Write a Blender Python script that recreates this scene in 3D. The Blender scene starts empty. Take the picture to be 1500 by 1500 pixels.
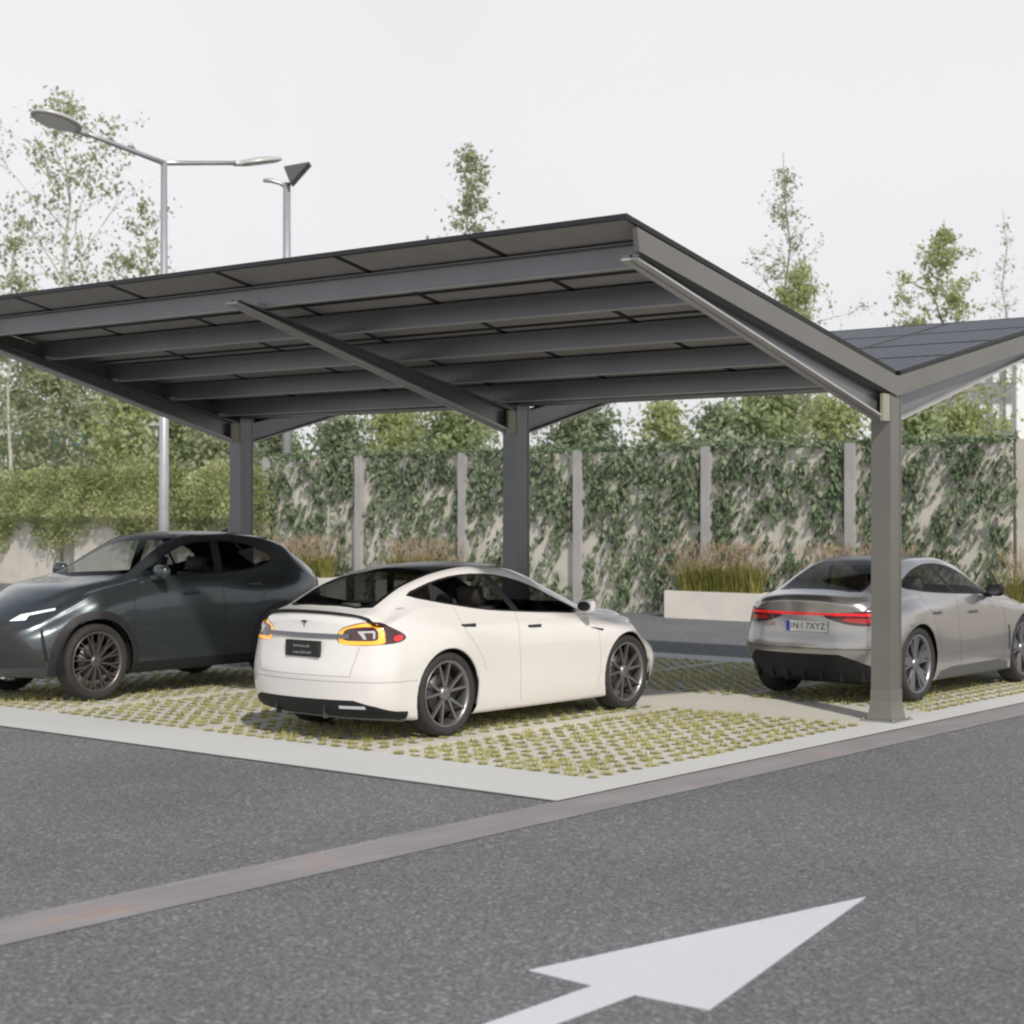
import bpy, bmesh, math, random
import numpy as np
from mathutils import Vector, Matrix
from mathutils.bvhtree import BVHTree
from mathutils import noise as mnoise

# ---------------------------------------------------------------- scene, camera, light
scene = bpy.context.scene
COL = scene.collection
TH = math.radians(39.401)
CAM = Vector((-16.279, -8.406, 2.184))
FWD = Vector((math.cos(TH), math.sin(TH), 0)); RGT = Vector((math.sin(TH), -math.cos(TH), 0))
FPX, PX0, PY0 = 2559.7, 749.8, 742.95

cam_d = bpy.data.cameras.new('camera'); cam = bpy.data.objects.new('camera', cam_d); COL.objects.link(cam)
cam.location = CAM
cam.rotation_euler = (math.radians(90), 0, TH - math.radians(90))
cam_d.sensor_width = 36; cam_d.lens = FPX / 1500 * 36
cam_d.shift_y = -(750 - PY0) / 1500
cam_d.clip_start = 0.1; cam_d.clip_end = 2000
cam_d.dof.use_dof = True; cam_d.dof.focus_distance = 17.5; cam_d.dof.aperture_fstop = 2.6
scene.camera = cam

SUN_TRAVEL = Vector((0.60, 0.95, -1.0)).normalized()
sun_el = math.asin(-SUN_TRAVEL.z)
world = bpy.data.worlds.new("World"); scene.world = world; world.use_nodes = True
wn = world.node_tree; wn.nodes.clear()
sky = wn.nodes.new('ShaderNodeTexSky'); sky.sky_type = 'NISHITA'; sky.sun_disc = False
sky.sun_elevation = sun_el
sky.sun_rotation = math.atan2(-SUN_TRAVEL.x, -SUN_TRAVEL.y)
sky.air_density = 1.0; sky.dust_density = 6.0; sky.ozone_density = 1.0
# thin bright overcast: the clear sky's colour is mostly washed out by a high veil of cloud
hsv = wn.nodes.new('ShaderNodeHueSaturation'); hsv.inputs['Saturation'].default_value = 0.22
mixc = wn.nodes.new('ShaderNodeMix'); mixc.data_type = 'RGBA'; mixc.inputs['Factor'].default_value = 0.80
mixc.inputs['B'].default_value = (10.0, 10.05, 10.2, 1)
bg = wn.nodes.new('ShaderNodeBackground'); bg.inputs['Strength'].default_value = 0.10
out = wn.nodes.new('ShaderNodeOutputWorld')
wn.links.new(sky.outputs['Color'], hsv.inputs['Color'])
wn.links.new(hsv.outputs['Color'], mixc.inputs['A'])
# hazy day: white near the horizon, deeper and bluer overhead, with faint cloud tone
geo = wn.nodes.new('ShaderNodeTexCoord'); sep = wn.nodes.new('ShaderNodeSeparateXYZ'); wn.links.new(geo.outputs['Generated'], sep.inputs[0])
grd = wn.nodes.new('ShaderNodeValToRGB'); ge_ = grd.color_ramp.elements
ge_[0].position = .28; ge_[0].color = (1, 1, 1, 1); ge_[1].position = .85; ge_[1].color = (.30, .35, .44, 1); k_ = ge_.new(.45); k_.color = (.62, .66, .72, 1)
wn.links.new(sep.outputs['Z'], grd.inputs['Fac'])
cn = wn.nodes.new('ShaderNodeTexNoise'); cn.inputs['Scale'].default_value = 2.2; cn.inputs['Detail'].default_value = 5; wn.links.new(geo.outputs['Generated'], cn.inputs['Vector'])
cr_ = wn.nodes.new('ShaderNodeMapRange'); cr_.inputs['From Min'].default_value = .3; cr_.inputs['From Max'].default_value = .7; cr_.inputs['To Min'].default_value = .955; cr_.inputs['To Max'].default_value = 1.045
wn.links.new(cn.outputs['Fac'], cr_.inputs['Value'])
m1 = wn.nodes.new('ShaderNodeVectorMath'); m1.operation = 'MULTIPLY'; wn.links.new(mixc.outputs['Result'], m1.inputs[0]); wn.links.new(grd.outputs['Color'], m1.inputs[1])
m2 = wn.nodes.new('ShaderNodeVectorMath'); m2.operation = 'SCALE'; wn.links.new(m1.outputs[0], m2.inputs[0]); wn.links.new(cr_.outputs[0], m2.inputs['Scale'])
wn.links.new(m2.outputs[0], bg.inputs['Color'])
wn.links.new(bg.outputs['Background'], out.inputs['Surface'])
sd = bpy.data.lights.new('sun', 'SUN'); sun = bpy.data.objects.new('sun', sd); COL.objects.link(sun)
sd.energy = 3.2; sd.angle = math.radians(2.0); sd.color = (1.0, 0.945, 0.86)
sun.rotation_euler = SUN_TRAVEL.to_track_quat('-Z', 'Y').to_euler()
scene.view_settings.view_transform = 'Standard'; scene.view_settings.look = 'None'
scene.view_settings.exposure = 0.0; scene.view_settings.gamma = 1
scene.cycles.max_bounces = 8; scene.cycles.transparent_max_bounces = 16
scene.cycles.filter_width = 2.2

# ---------------------------------------------------------------- helpers
def at(u, v, D):
    """point seen at photo pixel (1500 px frame) at depth D"""
    return CAM + FWD * D + RGT * ((u - PX0) / FPX * D) + Vector((0, 0, -(v - PY0) / FPX * D))
def ground_at(u, D):
    p = at(u, PY0, D); return p.x, p.y

MATS = {}
def mat(name, color=(.5, .5, .5), rough=.5, metal=0., coat=0., emit=None, estr=1., spec=None, noise=None, bump=None):
    """noise=(scale, amount, detail) varies the colour's brightness; bump=(scale, strength)"""
    if name in MATS: return MATS[name]
    m = bpy.data.materials.new(name); m.use_nodes = True; nt = m.node_tree
    b = nt.nodes['Principled BSDF']
    b.inputs['Base Color'].default_value = (*color, 1); b.inputs['Roughness'].default_value = rough
    b.inputs['Metallic'].default_value = metal; b.inputs['Coat Weight'].default_value = coat
    b.inputs['Coat Roughness'].default_value = .06
    if spec is not None: b.inputs['Specular IOR Level'].default_value = spec
    if emit: b.inputs['Emission Color'].default_value = (*emit, 1); b.inputs['Emission Strength'].default_value = estr
    tc = nt.nodes.new('ShaderNodeTexCoord')
    if noise:
        n = nt.nodes.new('ShaderNodeTexNoise'); n.inputs['Scale'].default_value = noise[0]; n.inputs['Detail'].default_value = noise[2] if len(noise) > 2 else 6
        nt.links.new(tc.outputs['Object'], n.inputs['Vector'])
        mr = nt.nodes.new('ShaderNodeMapRange'); mr.inputs['From Min'].default_value = .3; mr.inputs['From Max'].default_value = .7
        mr.inputs['To Min'].default_value = 1 - noise[1]; mr.inputs['To Max'].default_value = 1 + noise[1]
        nt.links.new(n.outputs['Fac'], mr.inputs['Value'])
        vm = nt.nodes.new('ShaderNodeVectorMath'); vm.operation = 'SCALE'; vm.inputs[0].default_value = color
        nt.links.new(mr.outputs['Result'], vm.inputs['Scale']); nt.links.new(vm.outputs['Vector'], b.inputs['Base Color'])
    if bump:
        n = nt.nodes.new('ShaderNodeTexNoise'); n.inputs['Scale'].default_value = bump[0]; n.inputs['Detail'].default_value = 5
        nt.links.new(tc.outputs['Object'], n.inputs['Vector'])
        bp = nt.nodes.new('ShaderNodeBump'); bp.inputs['Strength'].default_value = bump[1]; bp.inputs['Distance'].default_value = .01
        nt.links.new(n.outputs['Fac'], bp.inputs['Height']); nt.links.new(bp.outputs['Normal'], b.inputs['Normal'])
    MATS[name] = m; return m

def glass(name, tint, refl=1.0, rough=.02):
    if name in MATS: return MATS[name]
    m = bpy.data.materials.new(name); m.use_nodes = True; nt = m.node_tree; nt.nodes.clear()
    o = nt.nodes.new('ShaderNodeOutputMaterial'); t = nt.nodes.new('ShaderNodeBsdfTransparent'); t.inputs['Color'].default_value = (*tint, 1)
    g = nt.nodes.new('ShaderNodeBsdfGlossy'); g.inputs['Roughness'].default_value = rough; g.inputs['Color'].default_value = (refl, refl, refl, 1)
    f = nt.nodes.new('ShaderNodeFresnel'); ge = nt.nodes.new('ShaderNodeNewGeometry')
    ma = nt.nodes.new('ShaderNodeMath'); ma.operation = 'MULTIPLY_ADD'; ma.inputs[1].default_value = 1 / 1.5 - 1.5; ma.inputs[2].default_value = 1.5   # a thin pane: the same from both sides
    nt.links.new(ge.outputs['Backfacing'], ma.inputs[0]); nt.links.new(ma.outputs[0], f.inputs['IOR'])
    mx = nt.nodes.new('ShaderNodeMixShader')
    nt.links.new(f.outputs['Fac'], mx.inputs['Fac']); nt.links.new(t.outputs[0], mx.inputs[1]); nt.links.new(g.outputs[0], mx.inputs[2])
    nt.links.new(mx.outputs[0], o.inputs['Surface']); MATS[name] = m; return m

def leafmat(name, cols, trans=.35, rough=.55):
    """leaf colour picked per leaf by the 'rnd' attribute; thin leaves let some light through"""
    if name in MATS: return MATS[name]
    m = bpy.data.materials.new(name); m.use_nodes = True; nt = m.node_tree; nt.nodes.clear()
    o = nt.nodes.new('ShaderNodeOutputMaterial')
    a = nt.nodes.new('ShaderNodeAttribute'); a.attribute_name = 'rnd'
    r = nt.nodes.new('ShaderNodeValToRGB'); el = r.color_ramp.elements
    while len(el) < len(cols): el.new(.5)
    for i, c in enumerate(cols): el[i].position = i / (len(cols) - 1); el[i].color = (*c, 1)
    nt.links.new(a.outputs['Fac'], r.inputs['Fac'])
    d = nt.nodes.new('ShaderNodeBsdfPrincipled'); d.inputs['Roughness'].default_value = rough; d.inputs['Specular IOR Level'].default_value = .3
    t = nt.nodes.new('ShaderNodeBsdfTranslucent'); mx = nt.nodes.new('ShaderNodeMixShader'); mx.inputs['Fac'].default_value = trans
    nt.links.new(r.outputs['Color'], d.inputs['Base Color']); nt.links.new(r.outputs['Color'], t.inputs['Color'])
    nt.links.new(d.outputs[0], mx.inputs[1]); nt.links.new(t.outputs[0], mx.inputs[2]); nt.links.new(mx.outputs[0], o.inputs['Surface'])
    MATS[name] = m; return m

def link(o, parent=None):
    COL.objects.link(o)
    if parent is not None: o.parent = parent
    return o
def obj(name, bm, m, parent=None, smooth=False, bevel=0, mats=None):
    me = bpy.data.meshes.new(name)
    if bevel: bmesh.ops.bevel(bm, geom=[e for e in bm.edges if e.is_manifold and e.calc_face_angle(0) > .6], offset=bevel, segments=2, affect='EDGES', profile=.5)
    bmesh.ops.recalc_face_normals(bm, faces=bm.faces[:])
    bm.to_mesh(me); bm.free()
    for x in (mats or [m]): me.materials.append(x)
    if smooth: me.shade_smooth()
    return link(bpy.data.objects.new(name, me), parent)
def tag(o, label, cat=None, group=None, kind=None):
    if label: o['label'] = label
    if cat: o['category'] = cat
    if group: o['group'] = group
    if kind: o['kind'] = kind
    return o
def thing(name, label, cat, loc=(0, 0, 0), rz=0, group=None):
    o = bpy.data.objects.new(name, None); o.empty_display_size = .3; COL.objects.link(o)
    o.location = loc; o.rotation_euler = (0, 0, rz); return tag(o, label, cat, group)
def structure(name, bm, m, **k):
    o = obj(name, bm, m, **k); o['kind'] = 'structure'; return o

def box(bm, x0, x1, y0, y1, z0, z1, M=None, mi=0):
    vs = [bm.verts.new((x, y, z)) for z in (z0, z1) for x, y in ((x0, y0), (x1, y0), (x1, y1), (x0, y1))]
    if M is not None:
        for v in vs: v.co = M @ v.co
    for f in ((3, 2, 1, 0), (4, 5, 6, 7), (0, 1, 5, 4), (1, 2, 6, 5), (2, 3, 7, 6), (3, 0, 4, 7)):
        fc = bm.faces.new([vs[i] for i in f]); fc.material_index = mi
    return vs
def prism(bm, pts, vec, mi=0):
    """closed prism: polygon of 3-D points extruded by vec"""
    a = [bm.verts.new(p) for p in pts]; b = [bm.verts.new(Vector(p) + Vector(vec)) for p in pts]
    fs = [bm.faces.new(a[::-1]), bm.faces.new(b)]
    n = len(a)
    for i in range(n): fs.append(bm.faces.new((a[i], a[(i + 1) % n], b[(i + 1) % n], b[i])))
    for f in fs: f.material_index = mi
def tube(bm, pts, rads, n=10, cap=True, mi=0):
    rings = []; up = Vector((0, 0, 1))
    pts = [Vector(p) for p in pts]
    for i, p in enumerate(pts):
        t = (pts[min(i + 1, len(pts) - 1)] - pts[max(i - 1, 0)]).normalized()
        s = t.cross(up) if abs(t.z) < .95 else t.cross(Vector((0, 1, 0)))
        s.normalize(); w = s.cross(t)
        rings.append([bm.verts.new(p + (s * math.cos(a) + w * math.sin(a)) * rads[i]) for a in [2 * math.pi * k / n for k in range(n)]])
    for a, b in zip(rings, rings[1:]):
        for k in range(n):
            f = bm.faces.new((a[k], a[(k + 1) % n], b[(k + 1) % n], b[k])); f.material_index = mi; f.smooth = True
    if cap:
        bm.faces.new(rings[0]).material_index = mi; bm.faces.new(rings[-1][::-1]).material_index = mi
def lathe(bm, prof, n=48, axis='Y', M=None, mi=0, smooth=True):
    """prof: list of (r, h); revolve about the axis"""
    rings = []
    for r, h in prof:
        ring = []
        for k in range(n):
            a = 2 * math.pi * k / n; c, s = math.cos(a) * r, math.sin(a) * r
            co = Vector((c, h, s)) if axis == 'Y' else Vector((c, s, h))
            if M is not None: co = M @ co
            ring.append(bm.verts.new(co))
        rings.append(ring)
    for a, b in zip(rings, rings[1:]):
        for k in range(n):
            f = bm.faces.new((a[k], a[(k + 1) % n], b[(k + 1) % n], b[k])); f.material_index = mi; f.smooth = smooth
    return rings
def sheet(pts, z):
    bm = bmesh.new(); bm.faces.new([bm.verts.new((x, y, z)) for x, y in pts]); return bm

# ---------------------------------------------------------------- ground materials
def ground_mat(name, base, speck, scale=90., big=.12, rough=.85, contrast=1., bumps=.4):
    m = bpy.data.materials.new(name); m.use_nodes = True; nt = m.node_tree; b = nt.nodes['Principled BSDF']
    b.inputs['Roughness'].default_value = rough; b.inputs['Specular IOR Level'].default_value = .3
    tc = nt.nodes.new('ShaderNodeTexCoord')
    def noise(s, det, rough_=.5):
        n = nt.nodes.new('ShaderNodeTexNoise'); n.inputs['Scale'].default_value = s; n.inputs['Detail'].default_value = det; n.inputs['Roughness'].default_value = rough_
        nt.links.new(tc.outputs['Object'], n.inputs['Vector']); return n
    n1 = noise(scale, 3, .7); n2 = noise(.35, 5); v = nt.nodes.new('ShaderNodeTexVoronoi'); v.inputs['Scale'].default_value = scale * .95
    nt.links.new(tc.outputs['Object'], v.inputs['Vector'])
    r = nt.nodes.new('ShaderNodeValToRGB'); e = r.color_ramp.elements
    lo = tuple(c * (1 - .45 * contrast) for c in base); hi = tuple(c * (1 + .55 * contrast) for c in base)
    e[0].position = .32; e[0].color = (*lo, 1); e[1].position = .68; e[1].color = (*hi, 1)
    nt.links.new(n1.outputs['Fac'], r.inputs['Fac'])
    # pale stone chips
    vc = nt.nodes.new('ShaderNodeSeparateColor'); nt.links.new(v.outputs['Color'], vc.inputs['Color'])
    gt = nt.nodes.new('ShaderNodeMapRange'); gt.inputs['From Min'].default_value = .86; gt.inputs['From Max'].default_value = .95
    nt.links.new(vc.outputs['Red'], gt.inputs['Value'])
    mx = nt.nodes.new('ShaderNodeMix'); mx.data_type = 'RGBA'; mx.inputs['B'].default_value = (*speck, 1)
    ml = nt.nodes.new('ShaderNodeMath'); ml.operation = 'MULTIPLY'; ml.inputs[1].default_value = .42 * contrast
    nt.links.new(gt.outputs['Result'], ml.inputs[0]); nt.links.new(ml.outputs[0], mx.inputs['Factor'])
    nt.links.new(r.outputs['Color'], mx.inputs['A'])
    mr = nt.nodes.new('ShaderNodeMapRange'); mr.inputs['From Min'].default_value = .3; mr.inputs['From Max'].default_value = .7
    mr.inputs['To Min'].default_value = 1 - big; mr.inputs['To Max'].default_value = 1 + big
    nt.links.new(n2.outputs['Fac'], mr.inputs['Value'])
    vm = nt.nodes.new('ShaderNodeVectorMath'); vm.operation = 'SCALE'
    nt.links.new(mx.outputs['Result'], vm.inputs[0]); nt.links.new(mr.outputs['Result'], vm.inputs['Scale'])
    nt.links.new(vm.outputs['Vector'], b.inputs['Base Color'])
    bp = nt.nodes.new('ShaderNodeBump'); bp.inputs['Strength'].default_value = bumps; bp.inputs['Distance'].default_value = .006
    nt.links.new(n1.outputs['Fac'], bp.inputs['Height']); nt.links.new(bp.outputs['Normal'], b.inputs['Normal'])
    return m
M_asphalt = ground_mat('asphalt', (.140, .140, .144), (.36, .36, .37), 50., .12, contrast=1.30)
M_conc_band = ground_mat('pale_concrete', (.56, .555, .54), (.65, .64, .62), 60., .05, contrast=.16, bumps=.15)
M_paver = ground_mat('grass_paver_concrete', (.55, .525, .47), (.55, .53, .48), 50., .10, contrast=.25, bumps=.3)
M_soil = ground_mat('soil', (.17, .17, .09), (.25, .24, .15), 30., .2, contrast=.5)
M_verge = ground_mat('verge_soil', (.07, .085, .04), (.12, .12, .08), 12., .3)
def brick_strip_mat():
    m = bpy.data.materials.new('clinker_strip'); m.use_nodes = True; nt = m.node_tree; b = nt.nodes['Principled BSDF']; b.inputs['Roughness'].default_value = .8
    tc = nt.nodes.new('ShaderNodeTexCoord'); n = nt.nodes.new('ShaderNodeTexNoise'); n.inputs['Scale'].default_value = 1.1; n.inputs['Detail'].default_value = 5
    mp = nt.nodes.new('ShaderNodeMapping'); mp.inputs['Scale'].default_value = (1, 3.5, 1)
    nt.links.new(tc.outputs['Object'], mp.inputs['Vector']); nt.links.new(mp.outputs['Vector'], n.inputs['Vector'])
    r = nt.nodes.new('ShaderNodeValToRGB'); e = r.color_ramp.elements
    e[0].position = .36; e[0].color = (.27, .25, .25, 1); e[1].position = .74; e[1].color = (.36, .28, .24, 1)
    k = e.new(.60); k.color = (.30, .28, .285, 1)
    nt.links.new(n.outputs['Fac'], r.inputs['Fac'])
    bt = nt.nodes.new('ShaderNodeTexBrick'); bt.inputs['Scale'].default_value = 1; bt.inputs['Brick Width'].default_value = .5; bt.inputs['Row Height'].default_value = .24
    bt.inputs['Mortar Size'].default_value = .006; bt.offset = .5
    bt.inputs['Color1'].default_value = (1, 1, 1, 1); bt.inputs['Color2'].default_value = (.90, .88, .88, 1); bt.inputs['Mortar'].default_value = (.8, .8, .8, 1)
    nt.links.new(tc.outputs['Object'], bt.inputs['Vector'])
    mx = nt.nodes.new('ShaderNodeMix'); mx.data_type = 'RGBA'; mx.blend_type = 'MULTIPLY'; mx.inputs['Factor'].default_value = 1
    nt.links.new(r.outputs['Color'], mx.inputs['A']); nt.links.new(bt.outputs['Color'], mx.inputs['B']); nt.links.new(mx.outputs['Result'], b.inputs['Base Color'])
    return m

# ---------------------------------------------------------------- setting: ground
ZR = -.014     # road level, the parking slab's top is z = 0
structure('ground', sheet([(-250, -250), (400, -250), (400, 400), (-250, 400)], -.05), M_verge)
structure('road', sheet([(-60, -60), (13.45, -60), (13.45, 110), (-60, 110)], ZR), M_asphalt)
structure('kerb_shadow_line', sheet([(-6.02, 12.82), (-6.02, -.412), (5.44, -.412), (5.44, -.38), (-5.99, -.38), (-5.99, 12.82)], ZR + .009), mat('shadow_line_dark', (.06, .058, .055), .9))  # shadow line along the kerb edges, painted as a thin dark sheet
structure('brick_strip', sheet([(-60, -.878), (13.4, -.878), (13.4, -.39), (-60, -.39)], ZR + .005), brick_strip_mat())
XA, XB, YA, YB = -6.0, 5.42, -.39, 12.8
def ring_slab(name, x0, x1, y0, y1, z0, z1, m, bevel=0):
    bm = bmesh.new(); box(bm, x0, x1, y0, y1, z0, z1); return structure(name, bm, m, bevel=bevel)
# pale kerb bands round the parking block and the smooth bands inside it
GX0, GX1, GX2, GX3 = -5.0, -.42, 1.0, 4.72      # grass paving blocks in x
GY0, GY1 = 0.0, 12.3
for (x0, x1, y0, y1) in ((XA, XB, YA, GY0), (XA, XB, GY1, YB), (XA, GX0, GY0, GY1), (GX3, XB, GY0, GY1)):
    ring_slab('kerb', x0, x1, y0, y1, -.06, 0.0, M_conc_band)
ring_slab('paving_band', GX1, GX2, GY0, GY1, -.06, -.001, M_paver)
BAY = 2.45
divs = [(BAY * k - .09, BAY * k + .09) for k in range(1, 5)]
ring_slab('paving', GX0, GX1, GY0, GY1, -.06, -.008, M_paver)
ring_slab('paving', GX2, GX3, GY0, GY1, -.06, -.008, M_paver)
for (a, b_) in divs:
    ring_slab('bay_divider', GX0, GX1, a, b_, -.055, -.001, M_paver)
    ring_slab('bay_divider', GX2, GX3, a, b_, -.055, -.001, M_paver)
# grass growing in the paver cells
rng = np.random.default_rng(5)
def grass_tufts():
    V, Fc, R = [], [], []
    step = .195
    rows = []
    for (x0, x1) in ((GX0 + .08, GX1 - .05), (GX2 + .08, GX3 - .05)):
        i = 0; x = x0
        while x < x1:
            y = GY0 + .08
            while y < GY1 - .05:
                if not any(a - .05 < y < b_ + .05 for a, b_ in divs): rows.append((x, y))
                y += step
            x += step * 1.06; i += 1
    for (cx, cy) in rows:
        cx += rng.normal(0, .016); cy += rng.normal(0, .016); nz_ = mnoise.noise(Vector((cx * .9, cy * .9, 2)))
        near = cx < 0 and cy < 6
        sz = rng.uniform(.55, 1.15) * (1 + .45 * nz_); base = rng.uniform(0, 1) * .5 + .2 * nz_
        if rng.uniform() < .07: sz *= .4
        for b in range(26 if near else 18):
            a = rng.uniform(0, 2 * math.pi); r = math.sqrt(rng.uniform(0, 1)) * .066 * sz
            px, py = cx + math.cos(a) * r, cy + math.sin(a) * r
            h = rng.uniform(.018, .048) * sz; a2 = rng.uniform(0, 2 * math.pi); ln = rng.uniform(.0, .024)
            w = rng.uniform(.005, .011); a3 = rng.uniform(0, math.pi)
            n = len(V)
            V += [(px - w * math.cos(a3), py - w * math.sin(a3), -.006), (px + w * math.cos(a3), py + w * math.sin(a3), -.006),
                  (px + ln * math.cos(a2), py + ln * math.sin(a2), h)]
            Fc.append((n, n + 1, n + 2)); R.append(min(1, max(0, base + rng.uniform(0, .5))))
    me = bpy.data.meshes.new('grass'); me.from_pydata(V, [], Fc)
    at_ = me.attributes.new('rnd', 'FLOAT', 'FACE'); at_.data.foreach_set('value', R)
    me.materials.append(leafmat('paver_grass', [(.34, .35, .11), (.46, .46, .16), (.58, .54, .24), (.42, .45, .15)], .45))
    o = link(bpy.data.objects.new('grass', me)); tag(o, 'yellow green grass tufts growing in the paver cells', 'grass', kind='stuff')
grass_tufts()
# soil seen in the cells round each tuft
def cell_soil():
    bm = bmesh.new(); step = .195
    for (x0, x1) in ((GX0 + .08, GX1 - .05), (GX2 + .08, GX3 - .05)):
        i = 0; x = x0
        while x < x1:
            y = GY0 + .08
            while y < GY1 - .05:
                if not any(a - .05 < y < b_ + .05 for a, b_ in divs):
                    bm.faces.new([bm.verts.new((x + .050 * math.cos(k * math.pi / 3), y + .050 * math.sin(k * math.pi / 3), -.004)) for k in range(6)])
                y += step
            x += step * 1.06; i += 1
    structure('soil', bm, M_soil)
cell_soil()
# painted arrow on the road
ar = [(-7.41, -3.70), (-9.83, -3.21), (-9.855, -3.605), (-16.5, -3.605), (-16.5, -3.84), (-9.855, -3.84), (-9.84, -4.23)]
bm = bmesh.new(); prism(bm, [(x, y, ZR + .001) for x, y in ar][::-1], (0, 0, .004))
tag(obj('arrow_marking', bm, ground_mat('road_paint', (.60, .605, .625), (.66, .66, .68), 60., .05, contrast=.12, bumps=.2)), 'white arrow painted on the grey asphalt in the foreground', 'road marking')
# ---------------------------------------------------------------- carport
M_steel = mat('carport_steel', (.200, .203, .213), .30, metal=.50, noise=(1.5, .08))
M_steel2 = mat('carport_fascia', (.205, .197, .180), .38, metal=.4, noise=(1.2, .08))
M_steel_lit = mat('carport_steel_lit', (.50, .49, .47), .35, metal=.3, noise=(1.5, .08))  # paler copy of the steel: light caught by flanges and lips is in its colour
M_dark = mat('panel_frame', (.030, .030, .032), .45, metal=.4)
M_back = mat('panel_backsheet', (.31, .295, .28), .55, noise=(2., .05))
def solar_mat():
    m = bpy.data.materials.new('solar_cells'); m.use_nodes = True; nt = m.node_tree; b = nt.nodes['Principled BSDF']
    b.inputs['Roughness'].default_value = .38; b.inputs['Specular IOR Level'].default_value = .10
    tc = nt.nodes.new('ShaderNodeTexCoord'); bt = nt.nodes.new('ShaderNodeTexBrick'); bt.offset = 0
    bt.inputs['Scale'].default_value = 1; bt.inputs['Brick Width'].default_value = .16; bt.inputs['Row Height'].default_value = .16; bt.inputs['Mortar Size'].default_value = .005
    bt.inputs['Color1'].default_value = (.016, .019, .030, 1); bt.inputs['Color2'].default_value = (.024, .028, .040, 1); bt.inputs['Mortar'].default_value = (.30, .31, .33, 1)
    nt.links.new(tc.outputs['Object'], bt.inputs['Vector']); nt.links.new(bt.outputs['Color'], b.inputs['Base Color']); return m
M_solar = solar_mat()
VT, EX, EZ, P = 3.571, 4.745, 4.57, 4.9
SL = (EZ - VT) / EX
carport = thing('carport', 'dark grey steel carport with a butterfly roof of solar panels over three cars', 'carport')
YN, YF = -.13, 9.93
for k in range(3):      # columns
    y = k * P
    bm = bmesh.new()
    box(bm, -.12, -.095, y - .11, y + .11, 0, 3.405); box(bm, .095, .12, y - .11, y + .11, 0, 3.405)
    box(bm, -.095, .095, y - .104, y + .104, .0, 3.403)
    c = obj('column', bm, M_steel2 if k == 0 else M_steel, carport)
    bm = bmesh.new()      # flared base shoe
    q = [(-.15, .155), (.15, .155)]
    lo = [(-.15, -.14), (.15, -.14), (.15, .14), (-.15, .14)]; hi = [(-.124, -.114), (.124, -.114), (.124, .114), (-.124, .114)]
    a = [bm.verts.new((px, y + py, .0)) for px, py in lo]; a1 = [bm.verts.new((px, y + py, .03)) for px, py in lo]
    md = [bm.verts.new((px * .905, y + py * .905, .11)) for px, py in lo]; md2 = [bm.verts.new((px * .83, y + py * .83, .20)) for px, py in lo]
    b = [bm.verts.new((px, y + py, .32)) for px, py in hi]
    for r0, r1 in ((a, a1), (a1, md), (md, md2), (md2, b)):
        for i in range(4): bm.faces.new((r0[i], r0[(i + 1) % 4], r1[(i + 1) % 4], r1[i]))
    bm.faces.new(a[::-1]); bm.faces.new(b)
    obj('base_shoe', bm, mat('column_shoe', (.215, .207, .190), .42, metal=.35, noise=(3, .1)), c)
    bm = bmesh.new(); box(bm, -.21, .21, y - .20, y + .20, 0, .012)
    pl_ = obj('base_plate', bm, mat('plate_galv', (.33, .33, .33), .45, metal=.5), c)
    for bx_, by_ in ((-.18, -.17), (.18, -.17), (-.18, .17), (.18, .17)):
        bm = bmesh.new(); r_ = lathe(bm, [(.014, .0125), (.014, .034)], 6, 'Z', Matrix.Translation((bx_, y + by_, 0)), smooth=False); bm.faces.new(r_[1][::-1]); obj('bolt', bm, MATS['plate_galv'], c)
    bm = bmesh.new(); box(bm, -.27, -.125, y - .105, y - .072, 3.06, 3.335)
    obj('stiffener_plate', bm, mat('plate_steel', (.38, .36, .28), .45, metal=.2), c, bevel=.004)
for k in range(3):      # tapered beams, one arm each side
    y = k * P
    for s in (-1, 1):
        xi, xo = .13, 4.52; zi, zo = 3.07, 4.225 - .0
        def top(x): return VT + SL * x - .2505
        bm = bmesh.new()
        xw = 4.50; zw = zi + (zo - zi) * (xw - xi) / (xo - xi); pts = [(xi, zi), (xw, zw), (xw, top(xw)), (xi, top(xi))]
        prism(bm, [(s * px, y - .012, pz) for px, pz in pts], (0, .024, 0))
        dn = Vector((-(zo - zi), 0, xo - xi)).normalized() * .018
        w = .085
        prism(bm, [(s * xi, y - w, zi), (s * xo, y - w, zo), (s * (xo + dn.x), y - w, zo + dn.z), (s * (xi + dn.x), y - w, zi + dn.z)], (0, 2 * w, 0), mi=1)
        prism(bm, [(s * xi, y - w, top(xi)), (s * xw, y - w, top(xw)), (s * xw, y - w, top(xw) - .018), (s * xi, y - w, top(xi) - .018)], (0, 2 * w, 0))
        obj('beam', bm, None, carport, mats=[M_steel, M_steel_lit])
PX = (4.22, 3.24, 2.22, 1.30, .46)
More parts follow.
